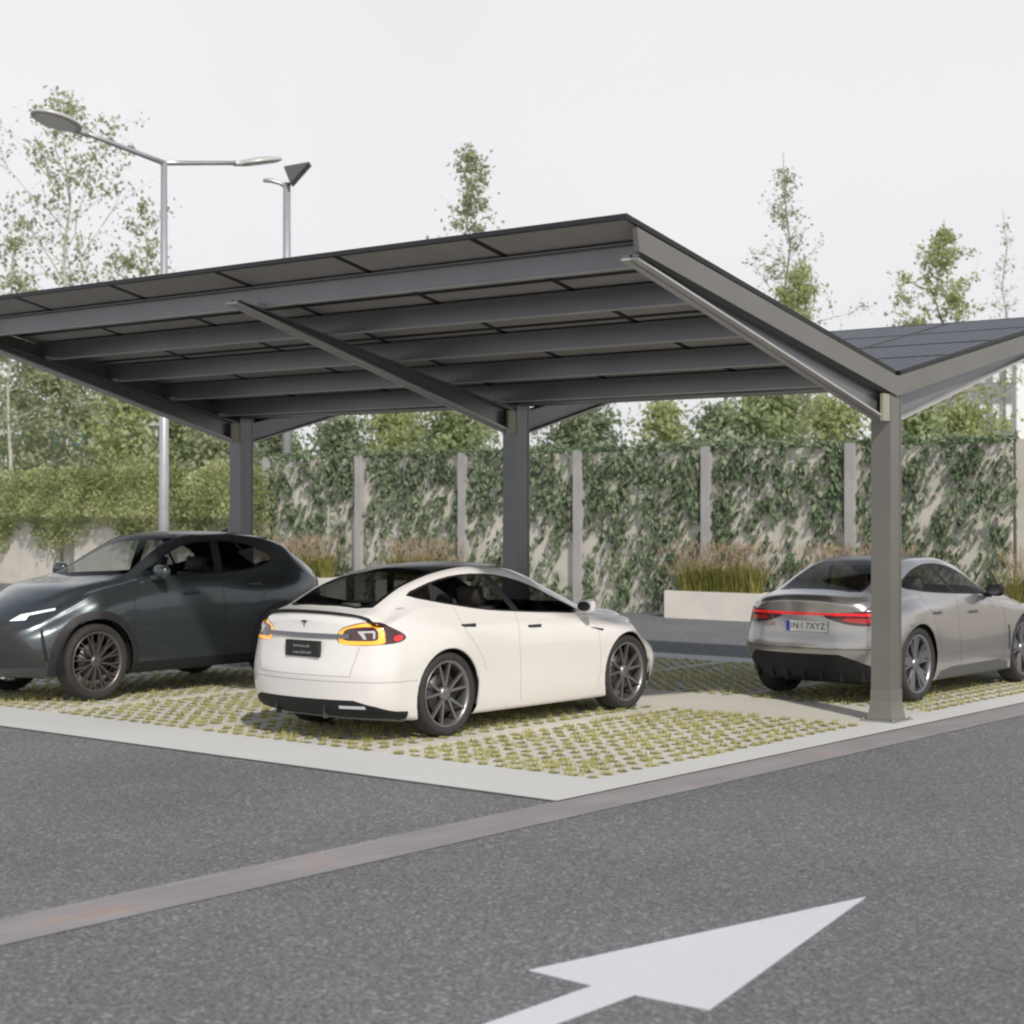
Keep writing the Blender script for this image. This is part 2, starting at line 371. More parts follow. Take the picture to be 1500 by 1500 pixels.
for s in (-1, 1):       # Z purlins along the row
    for x in PX:
        bm = bmesh.new(); zt = VT + SL * x - .052; zb = VT + SL * x - .243
        for (ya, yb) in ((YN + .06, YF - .06),):
            box(bm, s * x - .005, s * x + .005, ya, yb, zb, zt)
            box(bm, min(s * x, s * (x + .075)), max(s * x, s * (x + .075)), ya, yb, zt - .006, zt + .002)
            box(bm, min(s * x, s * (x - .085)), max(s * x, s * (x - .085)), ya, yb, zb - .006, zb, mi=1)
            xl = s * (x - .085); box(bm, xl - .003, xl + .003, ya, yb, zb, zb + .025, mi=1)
        obj('purlin', bm, None, carport, mats=[M_steel, M_steel_lit])
        for k in range(3):      # cleats that bolt the purlin to the beam
            if k == 0: continue
            bm = bmesh.new(); y = k * P - .10
            box(bm, s * x - .09, s * x + .10, y - .055, y - .048, zb + .0, zb + .03)
            obj('cleat', bm, mat('zinc', (.55, .55, .54), .35, metal=.8), carport)
th = math.atan(SL); Lp = math.hypot(EX - .05, SL * (EX - .05)) / 4
for s in (-1, 1):       # panels: four rows by six
    for r in range(4):
        for c in range(6):
            bm = bmesh.new(); y0 = YN + c * 1.677; y1 = y0 + 1.665
            # local frame: a along the slope outwards from the valley
            def PT(a, y, h): 
                x = .05 + a * math.cos(th) - h * math.sin(th); z = VT + SL * .05 + a * math.sin(th) + h * math.cos(th)
                return Vector((s * x, y, z))
            a0, a1 = r * Lp + .004, (r + 1) * Lp - .004
            def bx(a0, a1, y0, y1, h0, h1, mi):
                vs = [bm.verts.new(PT(a, y, h)) for h in (h0, h1) for a, y in ((a0, y0), (a1, y0), (a1, y1), (a0, y1))]
                for f in ((3, 2, 1, 0), (4, 5, 6, 7), (0, 1, 5, 4), (1, 2, 6, 5), (2, 3, 7, 6), (3, 0, 4, 7)):
                    bm.faces.new([vs[i] for i in f]).material_index = mi
            w = .030
            bx(a0, a0 + w, y0, y1, -.045, 0, 0); bx(a1 - w, a1, y0, y1, -.045, 0, 0)
            bx(a0 + w, a1 - w, y0, y0 + w, -.045, 0, 0); bx(a0 + w, a1 - w, y1 - w, y1, -.045, 0, 0)
            bx(a0 + w, a1 - w, y0 + w, y1 - w, -.040, -.012, 1)
            bx(a0 + w, a1 - w, y0 + w, y1 - w, -.0115, -.004, 2)
            obj('solar_panel', bm, None, carport, mats=[M_dark, M_back, M_solar])
for s in (-1, 1):       # fascia boards at both ends and the outer edge of each wing
    for ye, sg in ((YN, 1), (YF, -1)):
        bm = bmesh.new()
        def Z(x, o): return VT + SL * x - o
        x0, x1 = .0, 4.56
        prism(bm, [(s * x0, ye, Z(x0, .252)), (s * x1, ye, Z(x1, .252)), (s * (x1 + .035), ye, Z(x1, .055)), (s * x0, ye, Z(x0, .048))], (0, sg * .05, 0))
        obj('fascia', bm, M_steel2, carport, bevel=.004)
bm = bmesh.new()     # valley gutter
prism(bm, [(-.16, YN + .052, VT - .05), (-.12, YN + .052, VT - .16), (.12, YN + .052, VT - .16), (.16, YN + .052, VT - .05), (.14, YN + .052, VT - .05), (.11, YN + .052, VT - .145), (-.11, YN + .052, VT - .145), (-.14, YN + .052, VT - .05)], (0, YF - YN - .104, 0))
obj('valley_gutter', bm, M_steel, carport)

# ---------------------------------------------------------------- street lamps
M_galv = mat('galvanised', (.50, .50, .52), .38, metal=.55, noise=(6, .06))
M_lens = mat('lamp_lens', (.90, .86, .82), .35)
def disc_head(par, c, dirv, name='lamp_head'):
    """flat oval lamp head centred at c, its long axis along dirv"""
    d = Vector(dirv).normalized(); sd_ = d.cross(Vector((0, 0, 1))).normalized(); up = sd_.cross(d)
    M = Matrix((( d.x, sd_.x, up.x, c[0]), (d.y, sd_.y, up.y, c[1]), (d.z, sd_.z, up.z, c[2]), (0, 0, 0, 1)))
    bm = bmesh.new(); prof = [(.02, -.035), (.30, -.035), (.335, -.02), (.335, .01), (.31, .035), (.14, .075), (.02, .085)]
    lathe(bm, prof, 32, 'Z', M @ Matrix.Diagonal((1.28, 1, 1, 1)))
    tube(bm, [M @ Vector((-.60, 0, .0)), M @ Vector((-.36, 0, .0))], [.045, .06], 10)
    h = obj(name, bm, mat('lamp_shell', (.55, .54, .52), .4, metal=.2), par, smooth=False)
    bm = bmesh.new(); r = lathe(bm, [(.27, -.038), (.27, -.046)], 32, 'Z', M @ Matrix.Diagonal((1.28, 1, 1, 1))); bm.faces.new(r[0]); bm.faces.new(r[1][::-1])
    obj('lens', bm, M_lens, h)
x, y = ground_at(240, 29.0)
lamp = thing('street_lamp', 'tall grey street lamp with two oval heads on curved arms behind the dark car', 'street lamp', (x, y, ZR))
zt = 2.184 + (PY0 - 237) / FPX * 29 - ZR
bm = bmesh.new(); tube(bm, [(0, 0, 0), (0, 0, 2.0), (0, 0, zt)], [.092, .085, .052], 16); obj('pole', bm, M_galv, lamp)
bm = bmesh.new(); lathe(bm, [(.0, .03), (.17, .03), (.17, 0), (.0, 0)], 20, 'Z'); obj('base_flange', bm, M_galv, lamp)
hd = (RGT * -1.36 + FWD * -1.63).normalized()
for s in (1, -1):
    e = hd * s * 2.12; rise = .27
    bm = bmesh.new(); pts = [Vector((0, 0, zt - .02)) + e * t * .80 + Vector((0, 0, rise * (t ** 1.0) * .95)) for t in (0, .3, .6, 1)]
    tube(bm, pts, [.045, .042, .040, .038], 10); obj('arm', bm, M_galv, lamp)
    disc_head(lamp, (e.x, e.y, zt + .325), (e.x, e.y, .46))
x, y = ground_at(420, 46.0); D2 = 46.0
lamp2 = thing('solar_lamp', 'slim pale lamp post with a tilted dark solar head seen above the roof', 'street lamp', (x, y, -.05))
zt = 2.184 + (PY0 - 268) / FPX * D2 + .05
bm = bmesh.new(); tube(bm, [(0, 0, 0), (0, 0, zt)], [.13, .10], 14); obj('pole', bm, M_galv, lamp2)
bm = bmesh.new()
e = RGT * .62
pts = [Vector((0, 0, zt - .12)), Vector((0, 0, zt)) + RGT * -.2 + Vector((0, 0, .0)), Vector((0, 0, zt + .06)) + RGT * -.42, Vector((0, 0, zt + .07)) + RGT * -.62]
tube(bm, pts, [.05, .05, .06, .05], 8); obj('lamp_head', bm, M_galv, lamp2)
bm = bmesh.new()     # tilted panel and housing
A = Vector((0, 0, zt)) + RGT * -.05 + Vector((0, 0, .38)); B = Vector((0, 0, zt)) + RGT * .62 + Vector((0, 0, .50)); Cc = Vector((0, 0, zt)) + RGT * .12 + Vector((0, 0, -.06))
prism(bm, [A - FWD * .3, B - FWD * .3, Cc - FWD * .3], FWD * .6)
obj('solar_head', bm, mat('lamp_dark', (.10, .10, .11), .4, metal=.3), lamp2, bevel=.02)

# ---------------------------------------------------------------- walls
WX = 13.5
def wall_mat():
    m = mat('wall_concrete', (.62, .58, .515), .85, noise=(1.3, .14, 8), bump=(14, .25)); return m
M_wall = wall_mat()
wall = thing('concrete_wall', 'tall pale concrete boundary wall overgrown with ivy behind the cars', 'wall', (WX, 0, 0))
PY = (4.42, 7.66, 10.90, 14.14, 17.40, 20.65, 23.85)
bm = bmesh.new(); box(bm, .02, .30, -8, 4.42, -.05, 3.40); obj('panel', bm, M_wall, wall, bevel=.01)
for a, b in zip(PY, PY[1:]):
    bm = bmesh.new(); box(bm, 0, .22, a + .10, b - .10, -.05, 3.34); obj('panel', bm, M_wall, wall, bevel=.01)
for y in PY[1:]:
    bm = bmesh.new(); box(bm, -.17, .26, y - .10, y + .10, -.05, 3.40); obj('post', bm, mat('post_concrete', (.40, .385, .375), .85, noise=(2, .12), bump=(20, .3)), wall, bevel=.012)
low = thing('retaining_wall', 'low pale concrete wall under a trailing hedge behind the dark car', 'wall', (WX, 0, 0))
yy = 23.99; k = 0
while yy < 62:
    bm = bmesh.new(); off = 0 if k % 2 == 0 else .35
    w = 3.4 if k % 2 == 0 else 1.0
    box(bm, off, off + .3, yy, yy + w - .004, -.05, 1.92); obj('panel', bm, M_wall, low, bevel=.01); yy += w; k += 1

def leaf_cloud(name, P_, S_, N_, R_, m, parent=None, fold=.25, asp=.5):
    """one folded leaf per point: P (n,3), S size (n), N long direction (n,3), R rnd"""
    P_ = np.asarray(P_, float); n = len(P_); N_ = np.asarray(N_, float); N_ /= np.linalg.norm(N_, axis=1)[:, None] + 1e-9
    S_ = np.asarray(S_, float)[:, None]
    rv = rng.normal(size=(n, 3)); side = np.cross(N_, rv); side /= np.linalg.norm(side, axis=1)[:, None] + 1e-9
    nor = np.cross(side, N_)
    v0 = P_ - N_ * S_ * .5; v2 = P_ + N_ * S_ * .5
    v1 = P_ + side * S_ * asp * .5 + nor * S_ * fold * .3 - N_ * S_ * .05; v3 = P_ - side * S_ * asp * .5 + nor * S_ * fold * .3 - N_ * S_ * .05
    V = np.stack([v0, v1, v2, v3], 1).reshape(-1, 3)
    me = bpy.data.meshes.new(name); me.vertices.add(4 * n); me.vertices.foreach_set('co', V.ravel())
    me.loops.add(6 * n); b = np.arange(n)[:, None] * 4
    me.loops.foreach_set('vertex_index', (b + np.array([[0, 1, 2, 0, 2, 3]])).ravel().astype(np.int32))
    me.polygons.add(2 * n); me.polygons.foreach_set('loop_start', (np.arange(2 * n) * 3).astype(np.int32))
    me.update(calc_edges=True)
    a = me.attributes.new('rnd', 'FLOAT', 'FACE'); a.data.foreach_set('value', np.repeat(np.clip(R_, 0, 1), 2).astype(np.float32))
    me.materials.append(m); me.validate()
    return link(bpy.data.objects.new(name, me), parent)

M_ivy = leafmat('ivy_leaf', [(.11, .155, .09), (.17, .225, .13), (.25, .31, .19), (.38, .43, .29)], .35)
from mathutils import noise as mnoise
def ivy():
    Pp, Ss, Nn, Rr = [], [], [], []
    rn = random.Random(3)
    for (y0, y1) in [(4.50, 7.52), (7.80, 10.76), (11.04, 14.0), (14.28, 17.26), (17.54, 20.5), (20.79, 23.7)]:
        # hanging stems: each a wandering line with leaves along it
        for s in range(112):
            y = rn.uniform(y0, y1); z = rn.uniform(.3, 3.42) if s % 4 else rn.uniform(3.0, 3.45)
            dy = rn.uniform(-.55, .55); L = rn.uniform(.5, 1.6)
            t = 0
            while t < L:
                yy = y + dy * t + .06 * math.sin(t * 7 + s); zz = z - t
                if zz < .05: break
                nz = mnoise.noise(Vector((yy * .9, zz * .9, 3.3)))
                dens = .80 if zz > 2.75 else .56 + .65 * nz
                if rn.random() < dens and y0 - .1 < yy < y1 + .1:
                    for _ in range(2):
                        Pp.append((WX - rn.uniform(.02, .14), yy + rn.gauss(0, .05), zz + rn.gauss(0, .05)))
                        Ss.append(rn.uniform(.10, .20)); Nn.append((-.35 + rn.gauss(0, .25), rn.gauss(0, .5), -1)); Rr.append(rn.random() * .8 + nz * .4)
                t += .075
        for s in range(420):    # crest
            yy = rn.uniform(y0 - .1, y1 + .15)
            Pp.append((WX + rn.uniform(-.15, .2), yy, 3.36 + abs(rn.gauss(0, .07)))); Ss.append(rn.uniform(.09, .17)); Nn.append((rn.gauss(0, 1), rn.gauss(0, 1), rn.gauss(0, .6))); Rr.append(rn.random())
    o = leaf_cloud('climbing_ivy', Pp, Ss, Nn, Rr, M_ivy, asp=.55); tag(o, 'dark green ivy hanging in mottled curtains over the tall concrete wall', 'ivy', kind='stuff')
ivy()
M_hedge = leafmat('hedge_leaf', [(.25, .30, .12), (.36, .41, .18), (.48, .52, .25), (.60, .61, .35)], .5)
def hedge():
    Pp, Ss, Nn, Rr = [], [], [], []; rn = random.Random(8)
    n = 46000
    for i in range(n):
        y = rn.uniform(23.6, 62) if i > 6000 else rn.uniform(23.6, 40)
        # cushion on top of the wall with swags hanging down its face
        top_ = 3.25 + .28 * mnoise.noise(Vector((y * .8, 0, 1))) + .1 * mnoise.noise(Vector((y * 3, 0, 1)))
        sw = 1.70 + .32 * math.sin(y * 2.3 + 1.2 * math.sin(y * .7)) - .45 * max(0, mnoise.noise(Vector((y * 1.1, 5, 1))))
        z = rn.uniform(sw, top_) if rn.random() < .9 else rn.uniform(sw - .35, sw)
        f = (z - 1.9) / (top_ - 1.9)
        if z < 1.92: x = WX - rn.uniform(.02, .30)
        else: x = WX - .45 * math.sqrt(max(0, 1 - f * f)) - .05 + rn.uniform(0, .35) + .15 * mnoise.noise(Vector((y * 1.7, z * 1.7, 4)))
        Pp.append((x, y, z)); Ss.append(rn.uniform(.07, .15)); Nn.append((rn.gauss(0, .6), rn.gauss(0, .7), rn.gauss(-.3, .7)))
        Rr.append(.5 + .9 * mnoise.noise(Vector((y * 1.3, z * 1.3, x))) + rn.gauss(0, .2))
    o = leaf_cloud('trailing_hedge', Pp, Ss, Nn, Rr, M_hedge, asp=.5); tag(o, 'olive green hedge spilling over the low retaining wall', 'hedge')
    bm = bmesh.new(); box(bm, .36, 1.4, 23.99, 62, 1.6, 1.94); obj('soil_bed', bm, M_soil, low)
hedge()

# planters with ornamental grass
M_plant = mat('planter_concrete', (.74, .70, .64), .75, noise=(2, .06))
M_blade = leafmat('reed_blade', [(.20, .22, .05), (.33, .33, .08), (.46, .42, .15), (.26, .29, .08)], .3)
M_plume = leafmat('reed_plume', [(.40, .28, .20), (.50, .38, .27), (.38, .32, .20)], .3)
def planter(y0, y1, label, seed, x0=12.55, x1=13.2, h=.54, stem=.75):
    rn = random.Random(seed); t = thing('planter', label, 'planter', ((x0 + x1) / 2, (y0 + y1) / 2, ZR), group='concrete planters along the ivy wall')
    hx, hy = (x1 - x0) / 2, (y1 - y0) / 2
    bm = bmesh.new(); w = .05
    box(bm, -hx, hx, -hy, -hy + w, 0, h); box(bm, -hx, hx, hy - w, hy, 0, h); box(bm, -hx, -hx + w, -hy + w, hy - w, 0, h); box(bm, hx - w, hx, -hy + w, hy - w, 0, h); box(bm, -hx + w, hx - w, -hy + w, hy - w, 0, h - .06)
    obj('trough', bm, M_plant, t)
    g = thing('ornamental_grass', label.replace('planter', 'clump of reddish plumed grass in the planter').replace('pale concrete ', '').replace('long ', ''), 'plant', ((x0 + x1) / 2, (y0 + y1) / 2, ZR + h - .06), group='grass clumps in the planters')
    V, F, R = [], [], []; V2, F2, R2 = [], [], []
    ncl = max(3, int((y1 - y0) / .35))
    for i in range(1500):
        cy = -hy + .2 + (2 * hy - .4) * (int(rn.random() * ncl) + .5) / ncl; a = rn.uniform(0, 2 * math.pi); r = rn.uniform(0, .20)
        px, py = r * math.cos(a) * .9, cy + r * math.sin(a); H_ = rn.uniform(.25, 1.05) * stem; ln = rn.uniform(.1, .95) * H_
        dx, dy = math.cos(a) * ln * .8, math.sin(a) * ln; w = rn.uniform(.006, .012); ax, ay = -math.sin(a) * w, math.cos(a) * w
        n = len(V); V += [(px - ax, py - ay, 0), (px + ax, py + ay, 0), (px + dx * .35 + ax, py + dy * .35 + ay, H_ * .6), (px + dx * .35 - ax, py + dy * .35 - ay, H_ * .6), (px + dx, py + dy, H_ * (1 - .25 * ln / H_))]
        F += [(n, n + 1, n + 2, n + 3), (n + 3, n + 2, n + 4)]; rr = rn.random(); R += [rr, rr]
    for i in range(230):
        cy = rn.uniform(-hy + .1, hy - .1); a = rn.uniform(0, 2 * math.pi); ln = rn.uniform(.05, .5); H_ = rn.uniform(.65, 1.35) * stem
        px, py, qx, qy = 0, cy, math.cos(a) * ln, cy + math.sin(a) * ln
        n = len(V2); V2 += [(px, py - .003, .1), (px, py + .003, .1), (qx, qy, H_)]; F2.append((n, n + 1, n + 2)); R2.append(rn.random())
        for k in range(9):
            zz = H_ + k * .022 - .12; w = .022 * math.sin((k + 1) / 10 * math.pi); b = rn.uniform(0, 3); ox, oy = qx + math.cos(a) * k * .006, qy + math.sin(a) * k * .006
            n = len(V2); V2 += [(ox - w * math.cos(b), oy - w * math.sin(b), zz), (ox + w * math.cos(b), oy + w * math.sin(b), zz + .01), (ox, oy, zz + .05)]; F2.append((n, n + 1, n + 2)); R2.append(rn.random())
    for nm, v, f, r, m in (('blades', V, F, R, M_blade), ('plumes', V2, F2, R2, M_plume)):
        me = bpy.data.meshes.new(nm); me.from_pydata(v, [], f); at_ = me.attributes.new('rnd', 'FLOAT', 'FACE'); at_.data.foreach_set('value', r); me.materials.append(m)
        link(bpy.data.objects.new(nm, me), g)
planter(9.15, 11.35, 'long pale concrete planter standing between the white and the silver car', 1)
planter(17.0, 19.3, 'planter behind the roof of the white car left of the middle column', 2)
planter(20.9, 23.4, 'planter between the dark car and the white car roof', 3)
planter(5.9, 8.4, 'planter behind the silver car roof left of the front column', 4)
planter(1.2, 4.5, 'planter at the right edge beyond the silver car bonnet', 5)
# ---------------------------------------------------------------- trees and far buildings
M_bark = mat('bark', (.20, .175, .14), .9, noise=(8, .2)); M_birch = mat('pale_bark', (.50, .47, .42), .85, noise=(9, .2))
ML = {
 'pale': leafmat('leaf_pale', [(.28, .31, .19), (.41, .45, .28), (.52, .56, .36), (.62, .65, .46)], .55),
 'mid': leafmat('leaf_mid', [(.26, .31, .16), (.38, .44, .24), (.49, .55, .31), (.59, .63, .41)], .55),
 'dark': leafmat('leaf_dark', [(.18, .22, .14), (.27, .32, .20), (.36, .41, .27), (.45, .50, .34)], .5),
 'yellow': leafmat('leaf_yellow', [(.33, .37, .16), (.46, .50, .24), (.56, .59, .32), (.64, .66, .42)], .55)}
def tree(name, label, u, D, vtop, wpx, base=.3, nb=26, leaves=6000, ls=.14, m='mid', seed=1, prof='oval', cat='tree', group='trees growing behind the walls', spread=.30, bark=None, up=.5, r0=.09, twig=5, droop=0):
    rn = random.Random(seed); r = np.random.default_rng(seed)
    x, y = ground_at(u, D); H_ = 2.184 + (PY0 - vtop) / FPX * D + .05; W = wpx / FPX * D / 2
    t = thing(name, label, cat, (x, y, -.05), 0, group)
    bm = bmesh.new(); tp = []; lx = rn.uniform(-.02, .02) * H_; ly = rn.uniform(-.02, .02) * H_
    N = 9
    for i in range(N + 1):
        f = i / N; tp.append(Vector((lx * math.sin(f * 3) + rn.gauss(0, .006) * H_ * (f > 0), ly * math.sin(f * 2.4) + rn.gauss(0, .006) * H_ * (f > 0), H_ * f * .97)))
    tube(bm, tp, [r0 * (1 - .93 * i / N) + .004 for i in range(N + 1)], 8)
    def tr(f): i = min(N - 1, int(f * N)); return tp[i].lerp(tp[i + 1], f * N - i)
    def pf(f):   # crown half-width along its height, f in 0..1 from crown base to the top
        if prof == 'cone': return (1 - f) ** .8 * (.55 + .45 * min(1, f * 6))
        if prof == 'column': return .35 + .65 * math.sin(math.pi * min(1, f * 1.05 + .05)) ** .6
        if prof == 'spire': return max(.10, 1 - 1.6 * f) if f < .6 else .10 + .10 * math.sin(f * 20)
        return math.sin(math.pi * (f * .86 + .12)) ** .7
    pts, wts = [], []
    for b in range(nb):
        f = base + (1 - base) * ((b + rn.random()) / nb) ** 1.0; cf = (f - base) / (1 - base)
        p0 = tr(min(.985, f * (1 - .04))); a = b * 2.4 + rn.uniform(-.5, .5); L = W * pf(cf) * rn.uniform(.6, 1.15)
        d = Vector((math.cos(a), math.sin(a), up * (.4 + cf) + rn.uniform(-.1, .15)))
        seg = [p0]; 
        for k in range(4):
            d = (d + Vector((rn.gauss(0, .18), rn.gauss(0, .18), rn.gauss(0, .10) - droop * .12))).normalized(); seg.append(seg[-1] + d * L / 4 * 1.1)
        rb = max(.006, r0 * .38 * (1 - f) + .006); tube(bm, seg, [rb * (1 - .2 * k) for k in range(5)], 5, cap=False)
        for k in range(twig):
            kk = 1 + int(rn.random() * 3.2); q = seg[min(4, kk)]; td = (d * .6 + Vector((rn.gauss(0, .8), rn.gauss(0, .8), rn.gauss(.25, .5)))).normalized(); tl = L * rn.uniform(.2, .5) + .1
            e = q + td * tl; tube(bm, [q, (q + e) / 2 + Vector((0, 0, .03)), e], [rb * .4, rb * .3, .003], 4, cap=False)
            w = rn.random() ** 2.6 + .06
            for s in range(4): pts.append(q.lerp(e, .35 + .65 * s / 3)); wts.append(w)
        for k in (2, 3, 4): pts.append(seg[k]); wts.append(.5)
    pts = np.array([tuple(p) for p in pts]); wts = np.array(wts); wts /= wts.sum()
    idx = r.choice(len(pts), leaves, p=wts); P_ = pts[idx] + r.normal(0, 1, (leaves, 3)) * spread * .85 * np.array([1, 1, .8]) * r.uniform(.2, 1.2, (leaves, 1))
    P_[:, 2] = np.maximum(P_[:, 2], H_ * base * .6)
    N_ = r.normal(size=(leaves, 3)) + np.array([0, 0, -.4]); cl = r.uniform(0, .55, len(pts))[idx] + r.uniform(0, .45, leaves)
    obj('trunk', bm, M_birch if bark == 'birch' else M_bark, t)
    leaf_cloud('crown', P_, r.uniform(.6, 1.3, leaves) * ls, N_, cl, ML[m], t, asp=.6)
    return t
G = 'trees growing behind the walls'
# tall sparse trees that rise above the carport roof
tree('birch_tree', 'tall airy birch at the left edge, its crown reaching up behind the oval lamp head', 95, 62, 118, 340, .36, 30, 3000, .19, 'pale', 11, 'oval', bark='birch', up=1.0, r0=.13, spread=.34, twig=4)
tree('birch_tree', 'second sparse birch close beside the street lamp pole', 215, 60, 275, 150, .40, 20, 1500, .18, 'pale', 12, 'oval', bark='birch', up=1.1, spread=.28, twig=4)
tree('birch_tree', 'lower thin birch at the far left edge of the picture', 20, 58, 325, 140, .40, 20, 1600, .18, 'pale', 13, 'oval', bark='birch', up=.9, spread=.3, twig=4)
tree('poplar_tree', 'slender loose tree rising above the middle of the carport roof', 696, 64, 188, 150, .42, 26, 2300, .19, 'pale', 14, 'oval', up=.9, spread=.26, twig=4)
tree('poplar_tree', 'tall wispy tree with a thin spire above the sloping right roof edge', 1135, 60, 205, 230, .42, 34, 1700, .13, 'pale', 15, 'cone', up=.9, spread=.22, twig=3)
tree('cypress_tree', 'dense light green pointed tree just left of the roof valley', 1165, 56, 378, 135, .20, 40, 9000, .12, 'yellow', 16, 'column', up=.9, spread=.24)
tree('maple_tree', 'open young tree above the right wing of the roof', 1385, 58, 305, 340, .38, 44, 4600, .15, 'yellow', 17, 'cone', up=.5, spread=.20, twig=5)
tree('bare_tree', 'faint nearly leafless tree at the right edge of the sky', 1475, 70, 290, 110, .45, 26, 420, .12, 'pale', 18, 'cone', up=.9, spread=.25, twig=4, r0=.06)
# leafy belt behind the hedge on the left and behind the ivy wall
belt = [
 (-30, 66, 470, 170, 'mid', 'broad green tree cut by the left edge of the picture behind the hedge'),
 (60, 60, 500, 150, 'pale', 'pale green tree above the hedge at the far left under the roof edge'),
 (120, 64, 500, 170, 'mid', 'full green tree above the hedge left of the little glass pavilion'),
 (190, 58, 560, 120, 'yellow', 'yellowish bushy tree over the hedge right of the glass pavilion window'),
 (262, 62, 580, 130, 'mid', 'green tree above the hedge just right of the street lamp pole'),
 (318, 60, 610, 110, 'pale', 'low green tree above the hedge left of the rear carport column'),
 (400, 56, 620, 90, 'dark', 'dark small tree above the wall corner right of the rear carport column'),
 (500, 60, 605, 100, 'dark', 'dark round shrub tree above the left end of the ivy wall'),
 (575, 62, 590, 130, 'yellow', 'light green tree above the ivy wall left of the middle column'),
 (670, 58, 588, 150, 'mid', 'green tree above the ivy wall touching the middle column'),
 (845, 60, 590, 170, 'dark', 'dark green spreading tree above the ivy wall right of the middle column'),
 (975, 66, 585, 90, 'yellow', 'small yellow green tree with a pale stem above the ivy wall'),
 (1045, 62, 590, 100, 'dark', 'dark conical tree above the ivy wall left of the large light tree'),
 (1125, 54, 560, 160, 'mid', 'large light green tree above the ivy wall left of the front column'),
 (1215, 58, 575, 110, 'yellow', 'bright green tree above the ivy wall just behind the front column'),
 (1345, 52, 585, 110, 'mid', 'green bushy tree above the ivy wall right of the front column'),
 (1410, 56, 590, 120, 'yellow', 'yellow green tree in front of the grey apartment block'),
]
for i, (u, D, vt, w, mm, lab) in enumerate(belt):
    base = .12 if u < 380 else .25
    n = 6000 if w > 120 else 4300
    tree('leafy_tree', lab, u, D, vt, w, base, 34, n, .205, mm, 40 + i, 'oval', spread=.42, up=.6, bark='birch' if mm in ('yellow', 'pale') else None, r0=.10)
# a low green mass that closes the view between the stems
def undergrowth():
    Pp, Ss, Nn, Rr = [], [], [], []; rn = random.Random(4)
    for i in range(26000):
        y = rn.uniform(-6, 95); x = 24 + rn.uniform(-1.5, 1.5) + .06 * y
        f = mnoise.noise(Vector((y * .25, 2, 0))); top_ = 3.5 + 1.0 * f + .5 * mnoise.noise(Vector((y * 1.1, 2, 0)))
        if y < 26: top_ += .35
        z = rn.uniform(1.6, top_); Pp.append((x, y, z)); Ss.append(rn.uniform(.14, .26)); Nn.append((rn.gauss(0, 1), rn.gauss(0, 1), rn.gauss(-.2, 1)))
        Rr.append(.45 + .8 * mnoise.noise(Vector((y * .6, z, 1))) + rn.gauss(0, .2))
    o = leaf_cloud('undergrowth', Pp, Ss, Nn, Rr, ML['dark'], asp=.6); tag(o, 'dark green undergrowth behind the walls', 'undergrowth', kind='stuff')
undergrowth()

def building(name, label, u0, u1, D, vtop, depth, wallm, storeys, cols, winm, win=(.62, .58), vbot=None, cat='building'):
    a = at(u0, PY0, D); b = at(u1, PY0, D); w = (b - a).length; H_ = 2.184 + (PY0 - vtop) / FPX * D
    t = thing(name, label, cat, (a.x, a.y, -.05), math.atan2(RGT.y, RGT.x))
    bm = bmesh.new(); box(bm, 0, w, 0, depth, 0, H_); obj('wall', bm, wallm, t)
    bm = bmesh.new(); box(bm, -.2, w + .2, -.2, depth + .2, H_ + .002, H_ + .35); obj('roof', bm, wallm, t)
    sh = H_ / storeys; cw = w / cols
    for i in range(storeys):
        for j in range(cols):
            x0 = j * cw + cw * (1 - win[0]) / 2; z0 = i * sh + sh * (1 - win[1]) / 2; x1 = x0 + cw * win[0]; z1 = z0 + sh * win[1]
            bm = bmesh.new(); f = .06
            box(bm, x0, x0 + f, -.05, .01, z0, z1); box(bm, x1 - f, x1, -.05, .01, z0, z1); box(bm, x0 + f, x1 - f, -.05, .01, z0, z0 + f); box(bm, x0 + f, x1 - f, -.05, .01, z1 - f, z1)
            wf = obj('window', bm, mat('window_frame', (.6, .6, .6), .5), t)
            bm = bmesh.new(); box(bm, x0 + f, x1 - f, -.02, .005, z0 + f, z1 - f); obj('pane', bm, winm, wf)
    return t
M_wg = mat('window_glass_far', (.10, .12, .14), .08, spec=.8); M_teal = mat('window_glass_teal', (.05, .12, .14), .08, spec=.8)
building('apartment_block', 'grey apartment block with rows of windows above the wall at the right', 1335, 1487, 120, 522, 10, mat('grey_render', (.25, .25, .265), .8, noise=(.5, .08)), 5, 8, mat('window_glass_pale', (.75, .76, .76), .3), win=(.50, .42))
building('white_block', 'plain white building at the right edge above the wall', 1489, 1640, 150, 528, 10, mat('white_render', (.82, .82, .82), .8), 3, 2, M_wg, win=(.25, .3))
building('glass_pavilion', 'low teal glazed building half hidden behind the trees on the left', -60, 330, 82, 622, 12, mat('pavilion_wall', (.42, .45, .43), .7, noise=(.6, .1)), 2, 12, M_teal, win=(.80, .78))

# ---------------------------------------------------------------- cars
def pchip(tab):
    x = np.array([t[0] for t in tab], float); y = np.array([t[1] for t in tab], float)
    h = np.diff(x); dl = np.diff(y) / h; m = np.zeros(len(x))
    for i in range(1, len(x) - 1):
        if dl[i - 1] * dl[i] > 0:
            w1 = 2 * h[i] + h[i - 1]; w2 = h[i] + 2 * h[i - 1]; m[i] = (w1 + w2) / (w1 / dl[i - 1] + w2 / dl[i])
    m[0] = dl[0]; m[-1] = dl[-1]
    def f(t):
        t = min(max(t, x[0]), x[-1]); i = min(len(h) - 1, max(0, int(np.searchsorted(x, t) - 1))); s = (t - x[i]) / h[i]
        return float(y[i] * (1 + 2 * s) * (1 - s) ** 2 + m[i] * h[i] * s * (1 - s) ** 2 + y[i + 1] * s * s * (3 - 2 * s) + m[i + 1] * h[i] * s * s * (s - 1))
    return f
